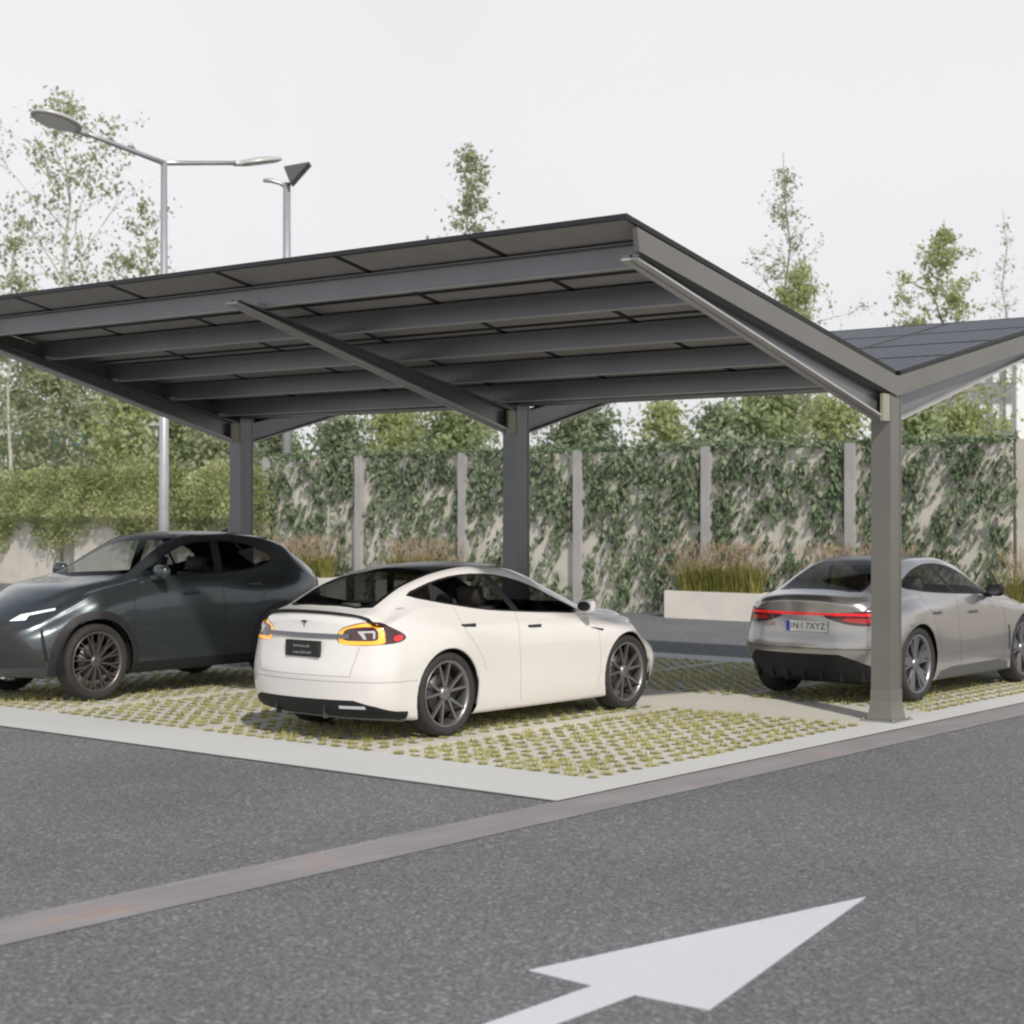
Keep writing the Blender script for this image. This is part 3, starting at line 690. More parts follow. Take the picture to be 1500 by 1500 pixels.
def crom(P, counts):
    """centripetal Catmull-Rom through 2-D points P, counts[i] samples per segment"""
    P = [np.array(p, float) for p in P]
    Q = [np.array((-P[1][0], P[1][1]))] + P + [np.array((-P[-2][0], P[-2][1]))]
    out_ = []
    for i in range(len(P) - 1):
        p0, p1, p2, p3 = Q[i:i + 4]; t0 = 0; t1 = t0 + max(1e-4, np.linalg.norm(p1 - p0)) ** .5; t2 = t1 + max(1e-4, np.linalg.norm(p2 - p1)) ** .5; t3 = t2 + max(1e-4, np.linalg.norm(p3 - p2)) ** .5
        for k in range(counts[i]):
            t = t1 + (t2 - t1) * k / counts[i]
            A1 = (t1 - t) / (t1 - t0) * p0 + (t - t0) / (t1 - t0) * p1; A2 = (t2 - t) / (t2 - t1) * p1 + (t - t1) / (t2 - t1) * p2; A3 = (t3 - t) / (t3 - t2) * p2 + (t - t2) / (t3 - t2) * p3
            B1 = (t2 - t) / (t2 - t0) * A1 + (t - t0) / (t2 - t0) * A2; B2 = (t3 - t) / (t3 - t1) * A2 + (t - t1) / (t3 - t1) * A3
            out_.append((t2 - t) / (t2 - t1) * B1 + (t - t1) / (t2 - t1) * B2)
    out_.append(P[-1]); return np.array(out_)
COUNTS = [2, 2, 3, 5, 5, 5, 2, 9, 2, 5, 6]

class Body:
    def __init__(s, sp):
        s.sp = sp; F = {k: pchip(v) for k, v in sp['tab'].items()}
        xr, xf = sp['xr'], sp['xf']; rr, rf = sp['r_rear'], sp['r_front']
        st = []
        for j in range(7):
            ph = j / 7 * math.pi / 2; st.append((xr + rr * (1 - math.cos(ph)), rr * (1 - math.sin(ph))))
        n = 104; a, b = xr + rr, xf - rf
        for j in range(n + 1): st.append((a + (b - a) * j / n, 0.))
        for j in range(6, -1, -1):
            ph = j / 7 * math.pi / 2; st.append((xf - rf * (1 - math.cos(ph)), rf * (1 - math.sin(ph))))
        rows = []
        for x, ins in st:
            zc, zr, yr, zb, wb = F['zc'](x), F['zr'](x), F['yr'](x), F['zb'](x), F['wb'](x)
            zs, ws, zu = F['zs'](x), F['ws'](x), F['zu'](x); wm, zm = F['wm'](x), F['zm'](x); wsd, zsd = F['wsd'](x), F['zsd'](x)
            for xa in (sp['ar'], sp['af']):     # flared arches
                g = math.exp(-((x - xa) / .42) ** 2); wm += sp['flare'] * g; wsd += sp['flare'] * .8 * g; ws += sp['flare'] * .5 * g
            K = [(0, zu), (ws * .75, zu), (ws - .03, zu + .02), (ws, zs), (wm, zm), (wsd, zsd), (wb + .014, zb - .03), (wb, zb), (yr + .02, zr - .035), (yr - .045, zr + .012), (yr * .55, zr + .012 + (zc - zr - .012) * .72), (0, zc)]
            c = crom(K, COUNTS)
            if ins > 0:
                W = c[:, 0].max(); zmid = .55 * zc + .45 * zu
                c[:, 0] *= (W - ins) / W; c[:, 1] = zmid + (c[:, 1] - zmid) * (1 - ins * sp.get('zin', .5) / .8)
            rows.append((x, c))
        def capr(x, c):
            W = c[:, 0].max(); zmid = (c[0, 1] + c[-1, 1]) / 2; rs = []
            for k in range(1, 10):
                f = 1 - k / 10; rs.append((x, np.stack([c[:, 0] * f, zmid + (c[:, 1] - zmid) * f], 1)))
            return rs
        rows = capr(*rows[0])[::-1] + rows + capr(*rows[-1])
        fr, ff = pchip(sp['xrear']), pchip(sp['xfront'])
        def warp(x, y, z):
            d = x - xr; w = sp.get('wr', 1.0)
            if d < w: g = (1 - d / w); g = g * g * (3 - 2 * g); x += g * (fr(z) + sp['cr'] * (abs(y) / .95) ** sp.get('pr', 2.4))
            d = xf - x; w = sp.get('wf', 1.2)
            if d < w: g = (1 - max(0, d) / w); g = g * g * (3 - 2 * g); x -= g * (ff(z) + sp['cf'] * (abs(y) / .95) ** sp.get('pf', 2.2))
            return x, y, z
        bm = s.bm = bmesh.new(); grid = []
        for x, c in rows:
            half = [(p[0], p[1]) for p in c]; full = half + [(-p[0], p[1]) for p in half[-2:0:-1]]
            grid.append([bm.verts.new(warp(x, p[0], p[1])) for p in full])
        n = len(grid[0])
        for a, b in zip(grid, grid[1:]):
            for k in range(n): bm.faces.new((a[k], b[k], b[(k + 1) % n], a[(k + 1) % n]))
        bm.faces.new(grid[0]); bm.faces.new(grid[-1][::-1])
        bmesh.ops.recalc_face_normals(bm, faces=bm.faces[:])
        bm.normal_update()
        s.tree = BVHTree.FromBMesh(bm); s.lay = bm.faces.layers.int.new('tag'); s.names = ['body']
    def tagid(s, name):
        if name not in s.names: s.names.append(name)
        return s.names.index(name)
    def cut(s, poly, A, B, filt, name):
        bm = s.bm; A = Vector(A).normalized(); B = Vector(B).normalized(); N = A.cross(B)
        a0, a1 = min(p[0] for p in poly), max(p[0] for p in poly); b0, b1 = min(p[1] for p in poly), max(p[1] for p in poly)
        bm.normal_update(); fs = []
        for f in bm.faces:
            c = f.calc_center_median()
            if not filt(c, f.normal): continue
            pa = [v.co.dot(A) for v in f.verts]; pb = [v.co.dot(B) for v in f.verts]
            if max(pa) < a0 or min(pa) > a1 or max(pb) < b0 or min(pb) > b1: continue
            fs.append(f)
        geo = list({g for f in fs for g in (list(f.verts) + list(f.edges) + [f])})
        for i in range(len(poly)):
            p, q = poly[i], poly[(i + 1) % len(poly)]; dx, dy = q[0] - p[0], q[1] - p[1]
            if math.hypot(dx, dy) < 1e-6: continue
            no = (A * dy - B * dx).normalized(); co = A * p[0] + B * p[1]
            r = bmesh.ops.bisect_plane(bm, geom=geo, dist=1e-5, plane_co=co, plane_no=no); geo = [g for g in r['geom'] if g.is_valid]
        tid = s.tagid(name) if name else -1; hit = []
        for g in geo:
            if isinstance(g, bmesh.types.BMFace):
                c = g.calc_center_median(); x, y = c.dot(A), c.dot(B); ins = False; j = len(poly) - 1
                for i in range(len(poly)):
                    if (poly[i][1] > y) != (poly[j][1] > y) and x < (poly[j][0] - poly[i][0]) * (y - poly[i][1]) / (poly[j][1] - poly[i][1]) + poly[i][0]: ins = not ins
                    j = i
                if ins: hit.append(g)
        if name is None: bmesh.ops.delete(bm, geom=hit, context='FACES')
        else:
            for f in hit: f[s.lay] = tid
    def line(s, pts, w, A, B, filt, name='gap'):
        for p, q in zip(pts, pts[1:]):
            d = Vector((q[0] - p[0], q[1] - p[1])).normalized(); n = Vector((-d.y, d.x)) * w / 2; e = d * w / 2
            s.cut([(p[0] - e.x + n.x, p[1] - e.y + n.y), (q[0] + e.x + n.x, q[1] + e.y + n.y), (q[0] + e.x - n.x, q[1] + e.y - n.y), (p[0] - e.x - n.x, p[1] - e.y - n.y)], A, B, filt, name)
    def hit(s, o, d):
        loc, no, i, dist = s.tree.ray_cast(Vector(o), Vector(d).normalized()); return loc, no
    def side(s, x, z, sg):
        return s.hit((x, sg * 3, z), (0, -sg, 0))
    def rear(s, y, z):
        return s.hit((-5, y, z), (1, 0, 0))
    def front(s, y, z):
        return s.hit((5, y, z), (-1, 0, 0))
    def ribbon(s, samples, o, d, half, off, thick, m, name, parent):
        """a bar that follows the body: samples are ray origins cast along d; half = half height in z"""
        bm = bmesh.new(); rings = []
        for p in samples:
            a, na = s.hit(Vector(p) + Vector((0, 0, half)), d); b, nb = s.hit(Vector(p) - Vector((0, 0, half)), d)
            if a is None or b is None: continue
            rings.append([bm.verts.new(v) for v in (b + nb * (-.01), b + nb * (off + thick), a + na * (off + thick), a + na * (-.01))])
        for r, q in zip(rings, rings[1:]):
            for k in range(4): bm.faces.new((r[k], r[(k + 1) % 4], q[(k + 1) % 4], q[k]))
        bm.faces.new(rings[0][::-1]); bm.faces.new(rings[-1])
        return obj(name, bm, m, parent)
    def build(s, root, mats):
        """one mesh object per tag; tag names map to (part name, material, parent part or None)"""
        bm = s.bm; bm.normal_update(); nrm = {v: v.normal.copy() for v in bm.verts}
        made = {}
        order = sorted(range(len(s.names)), key=lambda i: 0 if mats[s.names[i]][2] is None else 1)
        for i in order:
            nm = s.names[i]; part, m, par, split = mats[nm]
            if part is None: continue
            faces = [f for f in bm.faces if f[s.lay] == i]
            if nm == 'body': faces = [f for f in bm.faces if f[s.lay] == i or mats[s.names[f[s.lay]]][0] is None]
            groups = [('', faces)]
            if split: groups = [('L', [f for f in faces if f.calc_center_median().y > 0]), ('R', [f for f in faces if f.calc_center_median().y <= 0])]
            for g, fs in groups:
                if not fs: continue
                vi = {}; V = []; Nn = []; Fc = []; MI = []
                for f in fs:
                    idx = []
                    for v in f.verts:
                        if v not in vi: vi[v] = len(V); V.append(v.co[:]); Nn.append(nrm[v][:])
                        idx.append(vi[v])
                    Fc.append(idx); MI.append(0 if f[s.lay] == i else 1 + [k for k in range(len(s.names)) if mats[s.names[k]][0] is None].index(f[s.lay]))
                me = bpy.data.meshes.new(part); me.from_pydata(V, [], Fc); me.materials.append(m)
                if nm == 'body':
                    for k in range(len(s.names)):
                        if mats[s.names[k]][0] is None: me.materials.append(mats[s.names[k]][1])
                me.polygons.foreach_set('material_index', MI); me.shade_smooth(); me.normals_split_custom_set_from_vertices(Nn)
                pr = root
                if par: pr = made.get((par, g)) or made.get((par, '')) or root
                made[(nm, g)] = link(bpy.data.objects.new(part, me), pr)
        return made

M_tyre = mat('tyre', (.030, .028, .027), .75, noise=(20, .15), bump=(60, .2))
M_gap = mat('panel_gap', (.01, .01, .01), .8)
M_black = mat('black_trim', (.016, .016, .017), .6, spec=.25)
M_well = mat('wheel_well_liner', (.012, .012, .012), .9)
M_disc = mat('brake_disc', (.10, .10, .10), .45, metal=.8)
M_chrome = mat('chrome_dark', (.20, .20, .21), .2, metal=.9)
def wheel(root, x, y, R, w, sg, rim_m, style, cap_m=None):
    """sg=+1: the outer face looks to +y"""
    t = thing('wheel', None, None, (x, y, R)); t.parent = root
    if sg < 0: t.rotation_euler = (0, 0, math.pi)
    Rr = R * .80; h = w / 2
    bm = bmesh.new()
    lathe(bm, [(Rr - .012, -h + .03), (Rr, -h + .008), (R * .90, -h - .004), (R * .965, -h + .012), (R * .995, -h + .045), (R, 0), (R * .995, h - .045), (R * .965, h - .012), (R * .90, h + .004), (Rr + .004, h - .006), (Rr - .010, h - .02)], 56)
    for g in (-.06, -.02, .02, .06): pass
    obj('tyre', bm, M_tyre, t, smooth=True)
    bm = bmesh.new()     # barrel and lip
    lathe(bm, [(Rr - .012, -h + .03), (Rr - .03, -h + .05), (Rr - .045, 0), (Rr - .035, h - .04), (Rr - .022, h - .014), (Rr - .004, h - .010), (Rr - .004, h - .022)], 56)
    def spoke(a0, a1, r0, r1, w0, w1, h0, h1, th=.030):
        """bar from radius r0 (angle a0) to r1 (angle a1); h = face height"""
        p = Vector((math.cos(a0) * r0, h0, math.sin(a0) * r0)); q = Vector((math.cos(a1) * r1, h1, math.sin(a1) * r1))
        d = (q - p).normalized(); s_ = d.cross(Vector((0, 1, 0))).normalized()
        A = [p - s_ * w0, p + s_ * w0, q + s_ * w1, q - s_ * w1]; mid = [(A[0] + A[1]) / 2, (A[3] + A[2]) / 2]
        top = [bm.verts.new(v) for v in A]; bot = [bm.verts.new(v - Vector((0, th, 0))) for v in A]
        bm.faces.new(top); bm.faces.new(bot[::-1])
        for i in range(4): bm.faces.new((top[i], bot[i], bot[(i + 1) % 4], top[(i + 1) % 4]))
    hf = h - .020; r1 = Rr - .018; n = style['n']
    for k in range(n):
        a = 2 * math.pi * k / n + .2
        if style['kind'] == 'pair':
            s_ = style['split']; spoke(a - .03, a - s_, .05, r1, .014, .011, hf - .022, hf); spoke(a + .03, a + s_, .05, r1, .014, .011, hf - .022, hf)
        elif style['kind'] == 'fine':
            s_ = .10; spoke(a, a, .045, r1 * .45, .010, .008, hf - .02, hf - .006); spoke(a, a - s_, r1 * .42, r1, .0065, .0065, hf - .008, hf); spoke(a, a + s_, r1 * .42, r1, .0065, .0065, hf - .008, hf)
        elif style['kind'] == 'blade':
            spoke(a, a, .04, r1, .040, .052, hf - .03, hf - .004); spoke(a + .30, a + .34, .06, r1, .016, .014, hf - .035, hf - .012); spoke(a - .30, a - .34, .06, r1, .016, .014, hf - .035, hf - .012)
    c = lathe(bm, [(.072, hf - .06), (.070, hf - .018), (.03, hf - .008), (.0285, hf - .0085)], 24); bm.faces.new(c[-1])
    rim = obj('rim', bm, rim_m, t)
    bm = bmesh.new(); lathe(bm, [(.06, h - .12), (R * .50, h - .12), (R * .50, h - .09), (.06, h - .09)], 36); obj('brake_disc', bm, M_disc, t)
    if cap_m:
        bm = bmesh.new(); a = .9
        for k in range(8): pass
        prof = [(R * .36, h - .135), (R * .56, h - .135), (R * .56, h - .065), (R * .36, h - .065)]
        rings = []
        for k in range(9):
            aa = 2.6 + k / 8 * .9; rings.append([bm.verts.new((math.cos(aa) * r, hh, math.sin(aa) * r)) for r, hh in prof])
        for r_, q_ in zip(rings, rings[1:]):
            for k in range(4): bm.faces.new((r_[k], r_[(k + 1) % 4], q_[(k + 1) % 4], q_[k]))
        bm.faces.new(rings[0]); bm.faces.new(rings[-1][::-1]); obj('brake_caliper', bm, cap_m, t)
    return t
def well(root, x, R, side, yin, yout):
    bm = bmesh.new(); n = 28; prev = None
    for k in range(n + 1):
        a = -.35 + (math.pi + .7) * k / n; c, s_ = math.cos(a) * R, math.sin(a) * R
        cur = [bm.verts.new((x + c, side * yin, max(.12, R * .965 + s_))), bm.verts.new((x + c, side * yout, max(.12, R * .965 + s_)))]
        if prev: bm.faces.new((prev[0], prev[1], cur[1], cur[0])); 
        prev = cur
    ring = [v for v in bm.verts if abs(v.co.y - side * yin) < 1e-4]; bm.faces.new(ring)
    o = obj('wheel_well', bm, M_well, root)
def cabin(root, seat_m, floor_z, xs, dash_x, hgt, dir_left=True):
    def seat(x, y, name='seat'):
        bm = bmesh.new(); box(bm, x - .25, x + .27, y - .24, y + .24, floor_z + .18, floor_z + .36)
        M = Matrix.Translation((x - .24, y, floor_z + .30)) @ Matrix.Rotation(math.radians(-16), 4, 'Y'); box(bm, -.07, .07, -.23, .23, 0, hgt, M); box(bm, -.05, .05, -.13, .13, hgt + .03, hgt + .20, M)
        obj(name, bm, seat_m, root, bevel=.035, smooth=True)
    seat(xs[0], .37); seat(xs[0], -.37)
    bm = bmesh.new(); box(bm, xs[1] - .2, xs[1] + .3, -.62, .62, floor_z + .16, floor_z + .34)
    M = Matrix.Translation((xs[1] - .18, 0, floor_z + .28)) @ Matrix.Rotation(math.radians(-24), 4, 'Y'); box(bm, -.07, .07, -.60, .60, 0, hgt * .92, M)
    for y in (-.40, 0, .40): box(bm, -.045, .045, y - .12, y + .12, hgt * .92 + .02, hgt * .92 + .14, M)
    obj('rear_seat', bm, seat_m, root, bevel=.03, smooth=True)
    bm = bmesh.new(); box(bm, dash_x - .05, dash_x + .42, -.70, .70, floor_z + .3, floor_z + .62); obj('dashboard', bm, M_black, root, bevel=.05)
    bm = bmesh.new(); M = Matrix.Translation((dash_x - .17, .37, floor_z + .60)) @ Matrix.Rotation(math.radians(70), 4, 'Y')
    pts = [M @ Vector((math.cos(a) * .18, math.sin(a) * .18, 0)) for a in [k * math.pi / 10 for k in range(21)]]; tube(bm, pts, [.015] * 21, 6, cap=False); box(bm, -.03, .03, -.17, .17, -.012, .012, M); obj('steering_wheel', bm, M_black, root)
    bm = bmesh.new(); box(bm, -1.9, 1.25, -.74, .74, floor_z, floor_z + .08); obj('cabin_floor', bm, M_black, root)
def mirror(b, root, x, z, sg, m, glassm, yb, size=(.11, .20, .13)):
    loc, no = b.side(x, z, sg); y0 = loc.y if loc is not None else sg * yb
    bm = bmesh.new(); bmesh.ops.create_uvsphere(bm, u_segments=24, v_segments=16, radius=1)
    for v in bm.verts:
        c = v.co; c.x = math.copysign(abs(c.x) ** .6, c.x) if c.x < 0 else c.x * .8; c.y = math.copysign(abs(c.y) ** .65, c.y); c.z = math.copysign(abs(c.z) ** .6, c.z); v.co = Vector((x - .02 + c.x * size[0] * .75 * (1 if c.x > 0 else .55), y0 + sg * (.13 + c.y * size[1] * .55), z + .075 + c.z * size[2] * .55 * (1 - .12 * c.y * sg)))
    box(bm, x - .035, x + .035, min(y0 - sg * .06, y0 + sg * .07), max(y0 - sg * .06, y0 + sg * .07), z - .012, z + .035)
    o = obj('side_mirror', bm, m, root, smooth=True)
    bm = bmesh.new(); xb = x - .02 - size[0] * .75 * .55 - .002
    vs = [bm.verts.new((xb - .001, y0 + sg * .13 + math.cos(a) * size[1] * .42, z + .075 + math.sin(a) * size[2] * .40)) for a in [k * math.pi / 8 for k in range(16)]]; bm.faces.new(vs)
    obj('mirror_glass', bm, glassm, o)
def text(body, size, m, loc, rot, parent, name='lettering', ext=.001, align='CENTER'):
    c = bpy.data.curves.new(name, 'FONT'); c.body = body; c.size = size; c.extrude = ext; c.align_x = align; c.align_y = 'CENTER'; c.space_character = 1.05
    t = bpy.data.objects.new(name, c); me = bpy.data.meshes.new_from_object(t); bpy.data.objects.remove(t); bpy.data.curves.remove(c)
    me.materials.clear(); me.materials.append(m); o = link(bpy.data.objects.new(name, me), parent); o.location = loc; o.rotation_euler = rot; return o
def circ(cx, cz, r, n=30): return [(cx + r * math.cos(2 * math.pi * k / n), cz + r * math.sin(2 * math.pi * k / n)) for k in range(n)]
X_, Y_, Z_ = Vector((1, 0, 0)), Vector((0, 1, 0)), Vector((0, 0, 1))
hi_side = lambda c, n: abs(c.y) > .45 and abs(n.y) > .12
def smoothpoly(pts, n=5, closed=True):
    """rounds a polygon: Catmull-Rom through its points"""
    P = [np.array(p, float) for p in pts]; N = len(P); o = []
    for i in range(N):
        p0, p1, p2, p3 = P[i - 1], P[i], P[(i + 1) % N], P[(i + 2) % N]
        for k in range(n):
            t = k / n; o.append(tuple(.5 * (2 * p1 + (p2 - p0) * t + (2 * p0 - 5 * p1 + 4 * p2 - p3) * t * t + (3 * p1 - p0 - 3 * p2 + p3) * t ** 3)))
    return o
def plate(root, b, y, z, w, h, back, m, rim=None):
    loc, no = b.rear(y, z); t = .012
    bm = bmesh.new(); box(bm, loc.x - .030, loc.x + .01, y - w / 2, y + w / 2, z - h / 2, z + h / 2)
    o = obj('number_plate', bm, m, root, bevel=.004); return o, loc.x - .030
def lined(m):
    """the cabin side of the panels is lined in dark cloth"""
    nt = m.node_tree; o = nt.nodes['Material Output']; b = nt.nodes['Principled BSDF']; g = nt.nodes.new('ShaderNodeNewGeometry'); d = nt.nodes.new('ShaderNodeBsdfDiffuse'); d.inputs['Color'].default_value = (.03, .03, .03, 1)
    x = nt.nodes.new('ShaderNodeMixShader'); nt.links.new(g.outputs['Backfacing'], x.inputs['Fac']); nt.links.new(b.outputs[0], x.inputs[1]); nt.links.new(d.outputs[0], x.inputs[2]); nt.links.new(x.outputs[0], o.inputs['Surface']); return m
M_white = lined(mat('paint_white', (.74, .71, .68), .22, coat=1))
M_silver = lined(mat('paint_silver', (.41, .395, .385), .26, metal=.8, coat=1))
M_slate = lined(mat('paint_slate', (.062, .072, .079), .28, metal=.55, coat=.7, noise=(2.0, .05)))
M_whx = mat('mirror_white', (.66, .64, .62), .25, coat=1); M_slx = mat('mirror_slate', (.062, .072, .079), .28, metal=.55, coat=.7)
M_gapw = mat('panel_gap_pale', (.30, .29, .28), .8)
M_glass_d = glass('tinted_glass', (.45, .46, .46), .35); M_glass_p = glass('privacy_glass', (.30, .30, .30), .35); M_glass_c = glass('clear_glass', (.74, .77, .76), .4)
M_roofgl = lined(mat('roof_glass', (.010, .010, .012), .22, spec=.10))
M_cream = mat('seat_cream', (.58, .54, .48), .6); M_seat = mat('seat_dark', (.045, .045, .048), .6); M_tan = mat('seat_tan', (.30, .24, .16), .6)
M_amber = mat('lamp_amber', (.9, .38, .02), .25, emit=(1., .42, .02), estr=.65, coat=1)
M_red = mat('lamp_red', (.45, .01, .012), .2, coat=1); M_redlit = mat('lamp_red_lit', (.75, .015, .02), .25, emit=(1, .02, .03), estr=.30, coat=1)
M_smoke = mat('lamp_smoked', (.060, .020, .022), .12, coat=1); M_clear = mat('lamp_clear', (.50, .50, .51), .15, coat=1, emit=(1, 1, 1), estr=.05)
M_rimd = mat('rim_dark', (.27, .265, .26), .38, metal=.8); M_rimb = mat('rim_bronze', (.17, .155, .145), .4, metal=.7); M_rims = mat('rim_silver', (.30, .30, .31), .3, metal=.85)
M_plate_d = mat('plate_dark', (.016, .016, .015), .4); M_plate_w = mat('plate_white', (.72, .72, .70), .4); M_blue = mat('plate_blue', (.02, .05, .30), .4); M_ink = mat('plate_ink', (.02, .02, .02), .5)
M_pale = mat('plate_pale_print', (.22, .21, .19), .5)
FACE_REAR = (math.radians(90), 0, math.radians(-90))
top = lambda c, n: n.z > .15 and c.z > 1.0
BM = {'body': ('body', None, None, False)}

# ---- white saloon, nose away from us
W = thing('white_car', 'white saloon car with black roof and lit amber tail lamps parked under the front bay', 'car', (-2.32, 3.57, 0), 0)
spW = dict(xr=-2.56, xf=2.37, r_rear=.17, r_front=.16, ar=-1.48, af=1.44, flare=.022, cr=.27, cf=.32, pf=3.0, wr=.95, wf=1.0,
 xrear=[(.1, .14), (.25, .07), (.4, .02), (.6, 0), (.85, .04), (1.0, .065), (1.1, .08), (1.19, .045), (1.3, .05)],
 xfront=[(.1, .25), (.3, .07), (.5, 0), (.65, .03), (.8, .12), (1.2, .12)],
 tab=dict(
  zc=[(-2.56, 1.155), (-2.45, 1.195), (-2.3, 1.235), (-2.05, 1.33), (-1.8, 1.425), (-1.4, 1.54), (-1.0, 1.605), (-.55, 1.63), (-.1, 1.605), (.3, 1.51), (.7, 1.36), (1.0, 1.215), (1.2, 1.13), (1.6, 1.075), (2.0, .975), (2.25, .86), (2.37, .77)],
  zr=[(-2.56, 1.10), (-2.4, 1.155), (-2.2, 1.205), (-2.0, 1.28), (-1.67, 1.405), (-1.18, 1.525), (-.77, 1.568), (-.24, 1.545), (.1, 1.465), (.4, 1.345), (.7, 1.215), (.95, 1.115), (1.2, 1.075), (1.6, 1.03), (2.0, .93), (2.37, .71)],
  yr=[(-2.56, .74), (-2.2, .69), (-1.7, .63), (-1.0, .60), (-.3, .61), (.3, .645), (.7, .70), (1.0, .74), (1.4, .74), (2.0, .66), (2.37, .50)],
  zb=[(-2.56, 1.06), (-2.3, 1.13), (-2.0, 1.185), (-1.7, 1.225), (-1.27, 1.20), (-.4, 1.12), (.3, 1.085), (.7, 1.065), (1.1, 1.04), (1.6, .985), (2.0, .885), (2.37, .665)],
  wb=[(-2.56, .84), (-2.2, .86), (-1.7, .845), (-1.2, .855), (-.4, .875), (.6, .87), (1.1, .86), (1.6, .84), (2.0, .78), (2.37, .64)],
  wsd=[(-2.56, .90), (-1.8, .935), (-.5, .948), (1.3, .945), (2.0, .91), (2.37, .80)], zsd=[(-2.56, .93), (-1.5, 1.00), (0, .93), (1.4, .90), (2.0, .78), (2.37, .60)],
  wm=[(-2.56, .93), (-1.8, .955), (-.5, .965), (1.3, .965), (2.0, .945), (2.37, .86)], zm=[(-2.56, .60), (0, .58), (2.37, .48)],
  ws=[(-2.56, .88), (-1.4, .93), (1.4, .935), (2.0, .93), (2.37, .84)], zs=[(-2.56, .30), (-2, .235), (1.6, .22), (2.37, .28)], zu=[(-2.56, .24), (-1.9, .17), (1.8, .15), (2.37, .20)]))
b = Body(spW)
RW = .405
for xa in (-1.48, 1.44): b.cut(circ(xa, RW + .005, RW + .035), X_, Z_, lambda c, n: abs(c.y) > .50, None)
win = smoothpoly([(.74, 1.085), (.40, 1.25), (.05, 1.388), (-.30, 1.48), (-.62, 1.520), (-.95, 1.522), (-1.27, 1.485), (-1.55, 1.42), (-1.76, 1.345), (-1.55, 1.285), (-1.2, 1.225), (-.8, 1.17), (-.3, 1.13), (.2, 1.10)], 2)
b.cut(win, X_, Z_, hi_side, 'frame')
def shrink(poly, d):
    cx = sum(p[0] for p in poly) / len(poly); cz = sum(p[1] for p in poly) / len(poly); o = []; n = len(poly)
    for i in range(n):
        p0, p, p1 = poly[i - 1], poly[i], poly[(i + 1) % n]; tx, tz = p1[0] - p0[0], p1[1] - p0[1]; l = math.hypot(tx, tz) or 1; nx, nz = -tz / l, tx / l
        if nx * (cx - p[0]) + nz * (cz - p[1]) < 0: nx, nz = -nx, -nz
        if abs(cx - p[0]) > .9 * max(abs(q[0] - cx) for q in poly): nx, nz = math.copysign(2.2, cx - p[0]), 0
        o.append((p[0] + nx * d, p[1] + nz * d))
    return o
def clip(poly, x, keep_less, lean=0., z0=1.3):
    """part of a polygon in front of or behind a leaning line x + lean*(z-z0)"""
    o = []; n = len(poly); f = lambda p: (p[0] - (x + lean * (p[1] - z0))) * (1 if keep_less else -1)
    for i in range(n):
        p, q = poly[i], poly[(i + 1) % n]; a, c = f(p), f(q)
        if a <= 0: o.append(p)
        if a * c < 0: t = a / (a - c); o.append((p[0] + (q[0] - p[0]) * t, p[1] + (q[1] - p[1]) * t))
    return o
wi = shrink(win, .016)
b.cut(clip(wi, -.52, True, -.62), X_, Z_, hi_side, 'rear_side_window')
b.cut(clip(wi, -.41, False, -.62), X_, Z_, hi_side, 'front_side_window')
roofpoly = [(-2.23, .0), (-2.20, .42), (-2.12, .555), (-1.75, .53), (-1.1, .52), (-.3, .535), (.3, .565), (.75, .63), (1.02, .685), (1.12, .55), (1.19, .0)]
rp = roofpoly + [(x, -y) for x, y in roofpoly[-2:0:-1]]
b.cut(rp, X_, Y_, top, 'roof_glass')
b.cut([(-2.19, 0), (-2.16, .40), (-2.08, .51), (-1.7, .485), (-1.22, .475), (-1.19, 0), (-1.22, -.475), (-1.7, -.485), (-2.08, -.51), (-2.16, -.40)], X_, Y_, top, 'rear_window')
b.cut([(.08, 0), (.04, .50), (.3, .525), (.75, .585), (.97, .63), (1.06, .50), (1.13, 0), (1.06, -.50), (.97, -.63), (.75, -.585), (.3, -.525), (.04, -.50)], X_, Y_, top, 'windscreen')
for s in (-1, 1):
    A = Vector((1, s, 0)).normalized(); f = (lambda s: (lambda c, n: c.y * s > .3 and c.x < -1.9))(s)
    b.cut(smoothpoly([(-1.42, .925), (-1.425, 1.02), (-1.36, 1.075), (-1.2, 1.115), (-1.04, 1.115), (-.94, 1.075), (-.82, 1.01), (-.80, .965), (-.87, .93), (-1.05, .912), (-1.25, .905)], 3), A, Z_, f, 'tail')
    b.cut(smoothpoly([(-1.415, .93), (-1.418, 1.02), (-1.35, 1.068), (-1.2, 1.105), (-1.08, 1.10), (-1.01, 1.06), (-.995, .98), (-1.01, .925), (-1.2, .912), (-1.35, .912)], 3), A, Z_, f, 'amber')
    b.cut(smoothpoly([(-1.375, .956), (-1.37, 1.036), (-1.28, 1.068), (-1.12, 1.074), (-1.065, 1.045), (-1.055, .985), (-1.085, .952), (-1.25, .946)], 3), A, Z_, f, 'tail')
    b.cut([(-1.25, 1.035), (-1.10, 1.043), (-1.085, 1.03), (-1.085, .975), (-1.105, .965), (-1.105, 1.024), (-1.19, 1.022), (-1.165, .962), (-1.19, .962)], A, Z_, f, 'clear')
    b.cut(smoothpoly([(-.91, .985), (-.85, 1.0), (-.825, .985), (-.84, .955), (-.90, .945)], 2), A, Z_, f, 'redtip')
rear = lambda c, n: c.x < -2.0
b.cut([(.86, .40), (-.62, .40), (-.80, .345), (-.95, .26), (-.95, .05), (.95, .05), (.95, .26), (.90, .36)] and [(.62, .40), (-.62, .40), (-.80, .345), (-.98, .245), (-.98, .05), (.98, .05), (.98, .245), (.80, .345)], Y_, Z_, rear, 'diffuser')
b.line([(-.97, .57), (.97, .57)], .007, Y_, Z_, rear)
b.line([(-.66, .89), (-.60, .62), (.60, .62), (.66, .89)], .006, Y_, Z_, rear)
